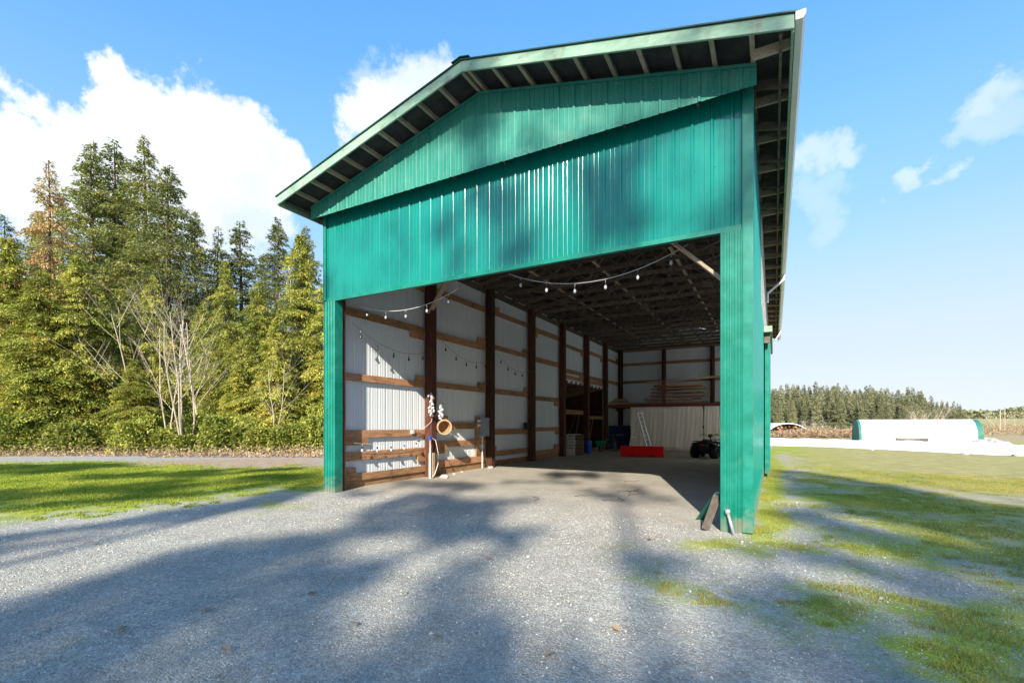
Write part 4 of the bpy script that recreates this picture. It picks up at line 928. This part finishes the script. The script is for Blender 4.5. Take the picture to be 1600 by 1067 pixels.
# thicker shade low down, behind the camera
yy, xx = np.nonzero(sh > 0); dens = sh[yy, xx]; uc = uu[yy, xx]; vc = vv[yy, xx]
trees_u = np.arange(-44, 30, 5.6); trees_u = trees_u + np.random.default_rng(5).uniform(-1.3, 1.3, len(trees_u))
g = np.random.default_rng(77); per = 13
inframe = (vc > -5.5); cnt = np.where(inframe, per, 4); idx = np.repeat(np.arange(len(uc)), (cnt).astype(int)); idx = idx[g.random(len(idx)) < dens[idx] ** 1.2]
pu = uc[idx] + g.uniform(-.5, .5, len(idx)) * cs; pv = vc[idx] + g.uniform(-.5, .5, len(idx)) * cs; YD = -47 + g.normal(0, 1.6, len(idx))
own = np.abs(pu[:, None] - trees_u[None]).argmin(1)
for k, tu in enumerate(trees_u):
    m = own == k
    if m.sum() < 50: continue
    Y0 = -47.0; X0 = tu - .326 * Y0
    P = np.stack([pu[m] - .326 * YD[m] - X0, YD[m] - Y0, pv[m] - .58 * YD[m]], 1); n = len(P); top = float(P[:, 2].max())
    D = g.normal(0, 1, (n, 3)); D[:, 2] -= .3
    # lower crown
    nl = 500; zl = g.uniform(9, P[:, 2].min(), nl); al = g.uniform(0, 6.28, nl); rl = g.random(nl) ** .5 * 3.2
    P = np.concatenate([P, np.stack([np.cos(al) * rl, np.sin(al) * rl, zl], 1)]); D = np.concatenate([D, g.normal(0, 1, (nl, 3))]); n = len(P)
    o = empty('shade_fir', (X0, Y0, 0)); tag(o, 'tall fir behind the viewer that shades the yard', 'tree', 'tall firs behind the viewer')
    Ls = np.concatenate([np.full(n - nl, .30), np.full(nl, .8)]); 
    obj('crown', kites(P, D, g.normal(0, 1, (n, 3)), Ls * g.uniform(.7, 1.2, n), Ls * .26, 'crown', M['fir'], np.ones((n, 3)) * g.uniform(.7, 1.3, (n, 1))), o)
    obj('trunk', MB().tube([(0, 0, -.1), (0, 0, top * .5), (.1, 0, top - .4)], [.4, .14, .02], 9).mesh('trunk', M['bark']), o)

# ---------------------------------------------------------------- things in and around the barn
def on_y(u, v, Y):
    r = ray(u, v); t = (Y - CY) / r.y; return Vector((CX + r.x * t, Y, CH + r.z * t))
def on_x(u, v, X):
    r = ray(u, v); t = (X - CX) / r.x; return Vector((X, CY + r.y * t, CH + r.z * t))
# canvas curtain below the loft, two panels
def curtain(x0, x1, y, z1, seed, label):
    n = 90; V = []; F = []
    for j in range(9):
        for i in range(n + 1):
            x = x0 + (x1 - x0) * i / n; f = j / 8
            V.append((x + .02 * math.sin(j * 1.7 + i * .2), y + .012 * math.sin(i * .4 + seed) * (.3 + f * .7) + .008 * math.sin(i * 1.1 + j * .5 + seed), .04 + (z1 - .04) * (1 - f)))
    for j in range(8):
        for i in range(n): a = j * (n + 1) + i; F.append((a, a + n + 1, a + n + 2, a + 1))
    me = bpy.data.meshes.new('curtain'); me.from_pydata(V, [], F); me.materials.append(M['canvas']); smooth(me)
    o = obj('canvas_curtain', me); m = o.modifiers.new('t', 'SOLIDIFY'); m.thickness = .006; tag(o, label, 'curtain', 'canvas curtains under the loft')
cx0 = on_y(985, 700, 21.95).x; cx1 = on_y(1098, 700, 21.95).x
curtain(cx0, cx1, 21.95, 2.76, 0, 'wide cream canvas curtain hanging below the loft behind the stepladder'); curtain(cx1 + .06, BW - .7, 21.93, 2.76, 2, 'cream canvas curtain below the loft behind the quad bike')
# lumber on the loft
for k in range(30):
    lay = k // 5; x0 = random.uniform(2.6, 3.6) + lay * .15; x1 = random.uniform(6.0, 6.7) - (lay % 2) * .3; y = 22.3 + (k % 5) * .27 + random.uniform(-.04, .04); z = 2.99 + lay * .21
    o = obj('lumber_board', MB().bar((x0, y, z + .05), (x1, y + random.uniform(-.08, .08), z + .05 + random.uniform(-.02, .03)), .2, .08 + random.random() * .05).mesh('lumber_board', M['lumber'])); tag(o, f'rough sawn board in layer {["one", "two", "three", "four", "five", "six"][lay]} from the bottom of the loft pile', 'board', 'boards stacked on the loft')
for k in range(6):
    z = 3.0 + k * .07; o = obj('lumber_board', MB().bar((.5 + k * .05, 22.0 + k * .15, z), (1.9 - k * .1, 22.5 + k * .12, z), .18, .05).mesh('lumber_board', M['lumber'])); tag(o, 'short sawn board in the small pile at the left end of the loft', 'board', 'short boards at the left end of the loft')
o = obj('long_pole', MB().bar((3.0, 22.05, 4.28), (7.4, 22.25, 4.52), .07, .12).mesh('long_pole', M['lookout'])); tag(o, 'long plank laid level above the lumber pile on the loft', 'plank')

# loader bucket, seen from its open back
p0 = ground_at(969, 713); p1 = ground_at(1037, 714.5); d = (p1 - p0); w = d.length
bk = empty('loader_bucket', p0, math.atan2(d.y, d.x)); tag(bk, 'bright red steel loader bucket standing on the barn floor', 'loader bucket')
mb = MB(); pr = [(0, .02), (.0, .52), (.04, .54), (.05, .06), (.25, .03), (.72, .02), (.74, 0), (.05, 0)]
for x0, x1 in ((0.02, w - .02),):
    n = len(pr); V = [(x0, y, z) for y, z in pr] + [(x1, y, z) for y, z in pr]
    mb.add(V, [(i, (i + 1) % n, n + (i + 1) % n, n + i) for i in range(n)])
obj('shell', mb.mesh('shell', M['red']), bk)
for x in (0, w - .02):
    V = [(x, 0, 0), (x, .74, 0), (x, .66, .2), (x, .06, .55), (x, 0, .55)]; V2 = [(x + .02, y, z) for _, y, z in V]
    obj('side_plate', MB().add(V + V2, [(0, 1, 2, 3, 4), (9, 8, 7, 6, 5)] + [(i, 5 + i, 5 + (i + 1) % 5, (i + 1) % 5) for i in range(5)]).mesh('side_plate', M['red']), bk)
bevel(obj('top_rail', MB().box((0, -.03, .5), (w, .03, .56)).mesh('top_rail', M['red']), bk), .008)
for fx in (.22, .72):
    for q in (0, .12): obj('mount_lug', MB().box((w * fx + q, -.07, .06), (w * fx + q + .03, -.002, .30)).mesh('mount_lug', M['red']), bk)
    obj('hook', MB().box((w * fx - .05, -.05, .05), (w * fx + .2, -.003, .09)).mesh('hook', M['black']), bk)
# stepladder
def ladder():
    c = on_y(1000, 706, 19.6); c.z = 0; lad = empty('stepladder', c, -.42); tag(lad, 'open aluminium stepladder behind the red bucket', 'ladder'); H = 2.35
    top = Vector((-.12, 0, H))
    for s in (0, .38):
        obj('rail', MB().bar((.75, s - .22 * 1.2 + .05, 0), (-.1, s - .14, H), .06, .09).mesh('rail', M['alu']), lad)
        obj('rear_rail', MB().bar((-.72, s - .2, 0), (-.14, s - .14, H), .025, .05).mesh('rear_rail', M['alu']), lad)
    for k in range(1, 9):
        f = k / 9; x = .75 - .85 * f; z = H * f; obj('rung', MB().box((x - .04, -.20 + .06 * f, z - .012), (x + .04, .16 + .05 * f, z + .012)).mesh('rung', M['alu']), lad)
    obj('cap', MB().box((-.22, -.18, H - .02), (-.02, .28, H + .02)).mesh('cap', M['alu']), lad)
    obj('crossbar', MB().box((-.5, -.2, .9), (-.48, .2, .93)).mesh('crossbar', M['alu']), lad)
ladder()
# quad bike seen from behind
def quad():
    c = ground_at(1083, 715); c2 = c + Vector((math.cos(-.12), math.sin(-.12), 0)) * .56
    q = empty('quad_bike', (c2.x, c2.y, 0), -.15); tag(q, 'black quad bike seen from behind, half hidden by the right jamb', 'quad bike'); q.scale = (1.08, 1.08, 1.06)
    for x, y, r, w in ((-.42, 0, .31, .33), (.42, 0, .31, .33), (-.42, 1.25, .29, .18), (.42, 1.25, .29, .18)):
        prof = [(.12, -w / 2 + .02), (r - .05, -w / 2), (r - .01, -w / 2 + .03), (r, -w / 4), (r, w / 4), (r - .01, w / 2 - .03), (r - .05, w / 2), (.12, w / 2 - .02)]
        ty = obj('tyre', smooth(MB().lathe(prof, (x, y, r), 'x', 24).mesh('tyre', M['black'])), q)
        lug = MB()
        for k in range(20):
            a = k / 20 * 6.283
            for sx in (-1, 1):
                cc = Vector((x + sx * w * .22, y + r * math.cos(a + sx * .1), r + r * math.sin(a + sx * .1))); o_ = Vector((0, math.cos(a + sx * .1), math.sin(a + sx * .1)))
                lug.bar(cc - o_ * .01, cc + o_ * .018, w * .36, .035, up=(1, 0, 0))
        obj('tread', lug.mesh('tread', M['black']), ty)['kind'] = 'stuff'
        obj('rim', MB().lathe([(0, -.06), (.13, -.06), (.14, .06), (0, .06)], (x, y, r), 'x', 16).mesh('rim', M['boxgrey']), ty)
    bevel(obj('rear_body', MB().box((-.3, -.28, .5), (.3, .35, .74)).mesh('rear_body', M['blackplastic']), q), .05, 2)
    obj('axle', MB().tube([(-.4, 0, .29), (.4, 0, .29)], .035, 8).mesh('axle', M['black']), q)
    obj('frame', MB().box((-.16, -.15, .3), (.16, 1.4, .48)).box((-.1, .2, .2), (.1, .9, .32)).mesh('frame', M['blackplastic']), q)
    for y0, y1, nm in ((-.36, .42, 'fender'), (.92, 1.6, 'fender')):
        V = []; Fc = []
        for i in range(9):
            f = i / 8; y = y0 + (y1 - y0) * f; z = .56 + .17 * math.sin(math.pi * min(1, f * .8 + .25))
            for j, x in enumerate((-.56, -.5, -.22, 0, .22, .5, .56)): V.append((x, y, z + (-.09 if abs(x) > .53 else (.05 if abs(x) < .3 else 0))))
        for i in range(8):
            for j in range(6): a = i * 7 + j; Fc.append((a, a + 1, a + 8, a + 7))
        o = obj(nm, smooth(MB().add(V, Fc).mesh(nm, M['blackplastic'])), q); m = o.modifiers.new('t', 'SOLIDIFY'); m.thickness = .012
    st = obj('seat', MB().box((-.15, .0, .72), (.15, .75, .86)).mesh('seat', M['black']), q); bevel(st, .05, 3)
    rk = MB()
    for x in (-.42, -.2, 0, .2, .42): rk.tube([(x, -.42, .80), (x, .05, .80)], .012, 5)
    for y in (-.42, -.2, .05): rk.tube([(-.46, y, .80), (.46, y, .80)], .014, 5)
    for x in (-.3, .3): rk.tube([(x, -.2, .8), (x, -.1, .6)], .012, 5)
    obj('rear_rack', rk.mesh('rear_rack', M['black']), q)
    rk = MB()
    for x in (-.4, -.13, .13, .4): rk.tube([(x, 1.15, .84), (x, 1.6, .84)], .012, 5)
    for y in (1.15, 1.4, 1.6): rk.tube([(-.42, y, .84), (.42, y, .84)], .014, 5)
    obj('front_rack', rk.mesh('front_rack', M['black']), q)
    obj('handlebar', MB().tube([(-.42, .78, 1.07), (-.25, .84, 1.12), (-.14, .9, 1.0), (.14, .9, 1.0), (.25, .84, 1.12), (.42, .78, 1.07)], .014, 6).tube([(0, .92, 1.0), (0, 1.08, .72)], .03, 6).mesh('handlebar', M['black']), q)
    for s in (-1, 1): obj('grip', MB().tube([(s * .28, .825, 1.11), (s * .42, .78, 1.07)], .024, 8).mesh('grip', M['black']), q)
    bevel(obj('headlamp_pod', MB().box((-.1, .86, .96), (.1, 1.05, 1.12)).mesh('headlamp_pod', M['blackplastic']), q), .04, 3)
    bevel(obj('tail_light', MB().box((-.07, -.40, .60), (.07, -.36, .70)).mesh('tail_light', M['redlens']), q), .01)
    obj('hitch', MB().box((-.2, -.3, .36), (.2, -.24, .5)).tube([(-.05, -.24, .34), (-.05, -.5, .34)], .02, 5).mesh('hitch', M['black']), q)
quad()
# fruit crates
def crate_mesh(m):
    mb = MB(); w, d, h = .46, .5, .155
    for z in (.0, .085): 
        mb.box((0, 0, z + .012), (w, .012, z + .056)).box((0, d - .012, z + .012), (w, d, z + .056)).box((0, .0125, z + .012), (.012, d - .0125, z + .056)).box((w - .012, .0125, z + .012), (w, d - .0125, z + .056))
    for x in (0.013, w - .043):
        for y in (.013, d - .043): mb.box((x, y, 0), (x + .03, y + .03, h))
    mb.box((.013, .013, .002), (w - .013, d - .013, .012)); return mb.mesh('crate', m)
cA, cB = crate_mesh(M['cratew']), crate_mesh(M['crate'])
ca0 = ground_at(884.5, 711.5); cb0 = ca0 + Vector((.35, .42, 0)).normalized() * .52
ordn = ['lowest', 'second', 'third', 'fourth', 'fifth', 'sixth', 'seventh']
for me_, base, col in ((cA, ca0, 'pale'), (cB, cb0, 'brown')):
    for k in range(7):
        o = obj('fruit_crate', me_, None, (base.x + random.uniform(-.01, .01), base.y + random.uniform(-.01, .01), k * .16), .25 + random.uniform(-.03, .03))
        tag(o, f'{ordn[k]} {"from the floor" if k else ""} of seven {col} slatted crates by the dark opening'.replace('  ', ' '), 'crate', f'{col} crates stacked by the dark opening')
o = obj('crate_lid', MB().box((0, 0, 0), (.75, .45, .025)).mesh('crate_lid', M['cratew']), None, (ca0.x + .05, ca0.y + .1, 1.125), .6); tag(o, 'loose pale board on top of the crate stacks', 'board')
# barrels, bins, wheelbarrow and bicycle
def barrel(nm, u, v, r, h, m, label, cat):
    p = ground_at(u, v); o = obj(nm, smooth(MB().lathe([(0, 0), (r * .93, 0), (r, .05), (r, h * .3), (r * 1.04, h * .33), (r, h * .36), (r, h * .64), (r * 1.04, h * .67), (r, h * .7), (r * .98, h * .96), (r * .9, h), (0, h)], n=20).mesh(nm, m)), None, p); tag(o, label, cat)
barrel('blue_barrel', 919, 708, .22, .75, M['blue'], 'bright blue plastic barrel right of the brown crates', 'barrel')
for k, (u, v, w_, h, m, lab) in enumerate([(963, 701, 1.0, 1.5, M['dkblue'], 'dark blue storage bin beside the canvas curtain'), (978, 700, .8, 1.35, M['darkgreenp'], 'dark green storage bin next to the curtain edge')]):
    p = ground_at(u, v); o = obj('storage_bin', MB().box((-w_ / 2, 0, .05), (w_ / 2, .8, h)).box((-w_ / 2 - .03, -.03, h + .002), (w_ / 2 + .03, .83, h + .07)).mesh('storage_bin', m), None, p); bevel(o, .03, 2); tag(o, lab, 'bin')
    if k == 0:
        pl = obj('lettering', MB().mesh('lettering', M['white']), o); 
        for q in range(3): 
            s_m = smooth(MB().lathe([(.05, 0), (.07, 0), (.07, .006), (.05, .006), (.05, 0)], (0.05 + q * .17, -.006, .95), 'y', 12).mesh('letter', M['white'])) if q != 2 else MB().box((.05 + q * .17 - .02, -.012, .88), (.05 + q * .17 + .02, -.002, 1.02)).mesh('letter', M['white'])
            obj('letter', s_m, pl)
p = ground_at(938, 706); wb = empty('wheelbarrow', p, .4); tag(wb, 'green wheelbarrow tipped beside the bicycle', 'wheelbarrow')
V = [(-.28, -.3, .62), (.28, -.3, .62), (.34, .35, .66), (-.34, .35, .66), (-.16, -.12, .38), (.16, -.12, .38), (.18, .2, .38), (-.18, .2, .38)]
tr_ = obj('tray', MB().add(V, [(4, 5, 6, 7), (0, 1, 5, 4), (1, 2, 6, 5), (2, 3, 7, 6), (3, 0, 4, 7)]).mesh('tray', M['greenp']), wb); tr_.modifiers.new('t', 'SOLIDIFY').thickness = .01
obj('wheel', MB().lathe([(.1, -.04), (.19, -.04), (.2, 0), (.19, .04), (.1, .04)], (0, .5, .2), 'x', 16).mesh('wheel', M['black']), wb)
obj('handles', MB().tube([(-.26, -.8, .6), (-.16, .1, .36), (-.04, .5, .2)], .016, 5).tube([(.26, -.8, .6), (.16, .1, .36), (.04, .5, .2)], .016, 5).tube([(-.2, -.2, .4), (-.22, -.25, 0)], .014, 5).tube([(.2, -.2, .4), (.22, -.25, 0)], .014, 5).mesh('handles', M['boxgrey']), wb)
p = ground_at(952, 705); bc = empty('bicycle', p, 1.0); tag(bc, 'old bicycle standing between the wheelbarrow and the blue bin', 'bicycle')
for x in (-.52, .52):
    wl = obj('wheel', MB().lathe([(.30, -.018), (.335, -.018), (.345, 0), (.335, .018), (.30, .018), (.30, -.018)], (x, 0, .345), 'y', 28).mesh('wheel', M['black']), bc)
    sp_ = MB()
    for k in range(12): a = k * math.pi / 6; sp_.tube([(x, 0, .345), (x + .3 * math.cos(a), 0, .345 + .3 * math.sin(a))], .003, 3)
    obj('spokes', sp_.mesh('spokes', M['galv']), wl)
obj('frame', MB().tube([(-.52, 0, .345), (-.18, 0, .8), (-.04, 0, .30), (-.52, 0, .345)], .014, 6).tube([(-.18, 0, .76), (.34, 0, .82), (-.04, 0, .3)], .015, 6).tube([(.32, 0, .95), (.38, 0, .7), (.52, 0, .345)], .014, 6).mesh('frame', M['boxgrey']), bc)
obj('saddle', MB().lathe([(0, 0), (.09, .01), (.1, .04), (.05, .06), (0, .06)], (-.2, 0, .9), n=12).tube([(-.18, 0, .8), (-.2, 0, .9)], .012, 5).mesh('saddle', M['black']), bc)
obj('handlebar', MB().tube([(.2, -.28, .98), (.32, -.12, 1.0), (.32, .12, 1.0), (.2, .28, .98)], .012, 5).mesh('handlebar', M['galv']), bc)
# clutter leaning in the lean-to opening
for k in range(5):
    y = 16.2 + k * 1.25; o = obj('leaning_pole', MB().bar((-.6 - .2 * (k % 2), y, 0), (-.05, y + .35 * (1 if k % 2 else -1), 1.9 + .3 * (k % 3)), .05, .05).mesh('leaning_pole', M['rafter'])); tag(o, 'thin wooden pole leaning inside the dark side opening', 'pole', 'poles leaning in the side opening')

# electrical box and drum on the left wall, pipe, hose
p = on_x(756, 667, .30); y = p.y
eb = obj('electrical_box', MB().box((.09, y - .02, 1.25), (.30, y + .42, 1.98)).mesh('electrical_box', M['boxgrey'])); bevel(eb, .02); tag(eb, 'grey electrical panel box mounted left of the second post', 'electrical box')
obj('box_door', MB().box((.301, y + .02, 1.29), (.312, y + .38, 1.94)).mesh('box_door', M['boxgrey']), eb)
obj('backboard', MB().box((.085, y - .22, .55), (.12, y - .025, 2.02)).mesh('backboard', M['girt']), eb)
obj('conduit', MB().tube([(.2, y + .05, 1.25), (.2, y + .05, .02)], .022, 7).mesh('conduit', M['pvc']), eb)
for z in (1.62, 1.78): obj('breaker', MB().box((.12, y - .18, z), (.18, y - .04, z + .1)).mesh('breaker', M['pvc']), eb)
p = on_x(694, 667, .62); dr = empty('hanging_drum', (p.x, p.y, p.z), 0); tag(dr, 'short tan drum with dark sides hung open end out on the first post', 'drum')
dv = Vector((.78, -.62, -.05)).normalized(); r_ = .235
rot = dv.to_track_quat('Z', 'Y').to_euler(); dr.rotation_euler = rot
obj('drum_shell', smooth(MB().lathe([(r_, -.42), (r_, .0), (r_ + .012, .005), (r_ + .012, .03), (r_ - .025, .03), (r_ - .03, 0)], n=28).mesh('drum_shell', M['black'])), dr)
obj('drum_rim', MB().lathe([(r_ + .013, -.02), (r_ + .02, .035), (r_ - .03, .036), (r_ - .031, -.02)], n=28).mesh('drum_rim', M['tub']), dr)
obj('drum_lining', smooth(MB().lathe([(r_ - .032, .02), (r_ - .035, -.38), (0, -.39)], n=28).mesh('drum_lining', M['tubin'])), dr)
P1 = POSTY[1]
wp = obj('standpipe', smooth(MB().tube([(.46, P1 - .34, 0), (.46, P1 - .34, 1.22)], .025, 8).mesh('standpipe', M['pvc']))); tag(wp, 'white standpipe with blue tap at the foot of the first post', 'pipe')
obj('tap', MB().box((.42, P1 - .38, 1.22), (.50, P1 - .24, 1.34)).mesh('tap', M['blue']), wp); 
sb = obj('stake', MB().box((.38, P1 - .33, 0), (.40, P1 - .16, .8)).box((.49, P1 - .28, 0), (.51, P1 - .16, .8)).mesh('stake', M['lookout'])); tag(sb, 'pale timber stakes boxed round the standpipe', 'stake')
ho = obj('hose', smooth(MB().tube([(.5, P1 - .3, 1.28), (.58, P1 - .22, 1.2), (.64, P1 - .16, .8), (.62, P1 - .15, .45), (.56, P1 - .22, .15), (.52, P1 - .32, .02)], .014, 6).mesh('hose', M['pinkhose']))); tag(ho, 'pale hose looping from the tap down the first post', 'hose')
ob = obj('outlet_box', MB().box((.09, P1 - .85, 1.42), (.15, P1 - .74, 1.54)).mesh('outlet_box', M['pvc'])); tag(ob, 'small white outlet box on the plank left of the first post', 'outlet box')
obj('cable', smooth(MB().tube([(.12, P1 - .75, 1.5), (.2, P1 - .4, 1.55), (.37, P1 - .16, 1.8), (.37, P1 - .1, 2.1)], .01, 5).mesh('cable', M['pinkhose'])), ob)
jb = obj('junction_box', MB().box((.09, POSTY[3] - .58, 1.48), (.30, POSTY[3] - .16, 1.78)).mesh('junction_box', M['black'])); tag(jb, 'small black box mounted left of the third post', 'junction box')
blb = smooth(MB().lathe([(0, -.075), (.018, -.07), (.032, -.045), (.034, -.02), (.022, .012), (.014, .025), (0, .026)], n=10).mesh('bulb', M['glass']))
blbd = blb.copy(); blbd.materials[0] = M['dkglass']
skt = MB().lathe([(0, .02), (.017, .02), (.017, .075), (.006, .085), (0, .085)], n=8).mesh('socket', M['black'])
drp = MB().tube([(0, 0, .08), (0, 0, .16)], .004, 4).mesh('dropper', M['wire'])
def string_lights(P, nb, label, wm_, bulb_s=1.0, r=.007, drop=True, group='bulb string lights'):
    P = [Vector(q) for q in P]; so = obj('string_lights', MB().tube(P, r, 5).mesh('wire', wm_)); tag(so, label, 'string lights', group)
    tot = sum((c - a).length for a, c in zip(P, P[1:]))
    for k in range(nb):
        s = tot * (k + .5) / nb
        for a, c in zip(P, P[1:]):
            l = (c - a).length
            if s <= l: q = a.lerp(c, s / l); break
            s -= l
        q = q - Vector((0, 0, .16 * bulb_s)); b_ = obj('bulb', blb if wm_ is M['wire'] else blbd, so, q); b_.scale = (bulb_s,) * 3; b2 = obj('socket', skt, so, q); b2.scale = (bulb_s,) * 3
        if drop: b3 = obj('dropper', drp, so, q); b3.scale = (bulb_s,) * 3
def sag(a, c, s, n=14):
    a = Vector(a); c = Vector(c); return [a.lerp(c, i / n) - Vector((0, 0, s * 4 * (i / n) * (1 - i / n))) for i in range(n + 1)]
# photograph: two swags hang behind the header
A = on_y(795, 428, .5); Cc = on_y(1075, 382, .5); string_lights(sag(A, Cc, .42), 6, 'long pale swag of bulbs hanging right of centre under the header', M['wire'], .85)
A = on_y(560, 478, .5); Cc = on_y(718, 450, .5); string_lights(sag(A, Cc, .30), 5, 'shorter pale swag of bulbs hanging left of centre under the header', M['wire'], .85)
# dark strings sagging along the left wall
for k in range(3):
    y0, y1 = POSTY[k] + .4, POSTY[k + 1] - .2; z = 4.45 - (.0 if k else .15)
    string_lights(sag((.3, y0, z + .1), (.3, y1, z - .25), .35), 5, ['dark bulb string on the left wall between the jamb and the first post', 'dark bulb string on the left wall between the first and second posts', 'dark bulb string on the left wall between the second and third posts'][k], M['dkwire'], .95, .005, True)
string_lights(sag((.26, POSTY[0] + .5, 1.22), (.26, POSTY[1] - .5, 1.25), .08), 5, 'pale bulb string slung low along the left wall beside the first post', M['wire'], 1.0, .005)
# bunched strings hanging on the post
for side, (yy_, zz) in enumerate(((P1 - .24, 2.35), (P1 + .24, 2.2))):
    o = empty('bulb_bunch', (.42, yy_, zz)); tag(o, ['bunch of pale bulbs hanging on the near side of the first post', 'bunch of pale bulbs hanging on the far side of the first post'][side], 'string lights')
    w_ = MB()
    for k in range(14):
        q = (random.uniform(-.08, .08), random.uniform(-.05, .05), random.uniform(-.35, .3)); b_ = obj('bulb', blb, o, q); b_.scale = (1.1,) * 3; b_.rotation_euler = (random.uniform(-1, 1), random.uniform(-1, 1), 0)
        w_.tube([(0, 0, .38), q], .005, 3)
    obj('wire', w_.mesh('wire', M['wire']), o)
# pipe stub leaning on the right jamb, torn sheet and timber beside it
pq = on_y(1147, 823, -.25); pt = on_y(1137, 800, -.09)
ps = obj('steel_pipe', smooth(MB().tube([(pq.x, pq.y, 0.0), pt], .024, 10).lathe([(0, -.03), (.038, -.03), (.042, .03), (.025, .05), (0, .05)], pt, 'z', 12).mesh('steel_pipe', M['galv']))); tag(ps, 'short galvanised pipe leaning on the foot of the right jamb', 'pipe')
a0 = ground_at(1086, 812); a1 = ground_at(1112, 808)
o = obj('bent_sheet', MB().add([(a0.x, a0.y, 0), (a0.x + .16, a0.y + .10, 0), (9.27, -.02, .62), (9.20, .10, .60), (a0.x + .02, a0.y + .02, .02), (a0.x + .18, a0.y + .11, .02), (9.285, -.0, .63), (9.215, .12, .61)],
    [(0, 1, 2, 3), (4, 7, 6, 5), (0, 4, 5, 1), (1, 5, 6, 2), (2, 6, 7, 3), (3, 7, 4, 0)]).mesh('bent_sheet', M['skirt'])); tag(o, 'bent green metal offcut leaning against the inside of the right jamb', 'metal sheet')
o = obj('timber_offcut', MB().bar((9.08, -.12, .02), (9.24, .1, .55), .04, .14).mesh('timber_offcut', M['rafter'])); tag(o, 'dark timber offcut leaning beside the bent sheet at the right jamb', 'timber')
# stones at post feet
for k, (x, y, s, lab) in enumerate([(.75, 4.0, .30, 'pale stone at the foot of the first post'), (.5, 4.9, .16, 'small pale stone just beyond the first post'), (.45, 7.35, .26, 'pale lump of concrete at the foot of the second post'), (.35, 5.6, .14, 'small stone between first and second posts')]):
    o = obj('rock', rocks[k % 4], None, (x, y, .02), k); o.scale = (s,) * 3; tag(o, lab, 'rock')
# fallen leaves and twigs
lf_m = kites(np.array([[0, 0, 0.]]), np.array([[1, 0, .15]]), np.array([[0, .2, 1.]]), np.array([.09]), np.array([.03]), 'dead_leaf', M['litter'], np.ones((1, 3)))
for k, (u, v) in enumerate([(215, 865), (315, 960), (770, 875), (1400, 900), (1320, 880), (1500, 903), (150, 850), (680, 995), (850, 1030), (970, 990), (1000, 810), (1010, 845), (180, 990), (360, 1020), (560, 975), (480, 930)]):
    o = obj('dead_leaf', lf_m, None, ground_at(u, v) + Vector((0, 0, .02)), k * 1.7); o.scale = (random.uniform(.8, 1.3),) * 3; tag(o, 'single brown dead leaf lying on the gravel', 'leaf', 'dead leaves on the gravel')
for k in range(9):
    p = ground_at(random.uniform(820, 990), random.uniform(752, 785)); a = random.uniform(0, 3); q = []
    for i in range(5): q.append(p + Vector((math.cos(a) * i * .14, math.sin(a) * i * .14, .01 + .02 * (i % 2)))); a += random.uniform(-.5, .5)
    o = obj('twig', MB().tube(q, [.008, .007, .006, .005, .003], 4).mesh('twig', M['bark'])); tag(o, 'thin dark twig lying on the barn floor', 'twig', 'twigs on the barn floor')
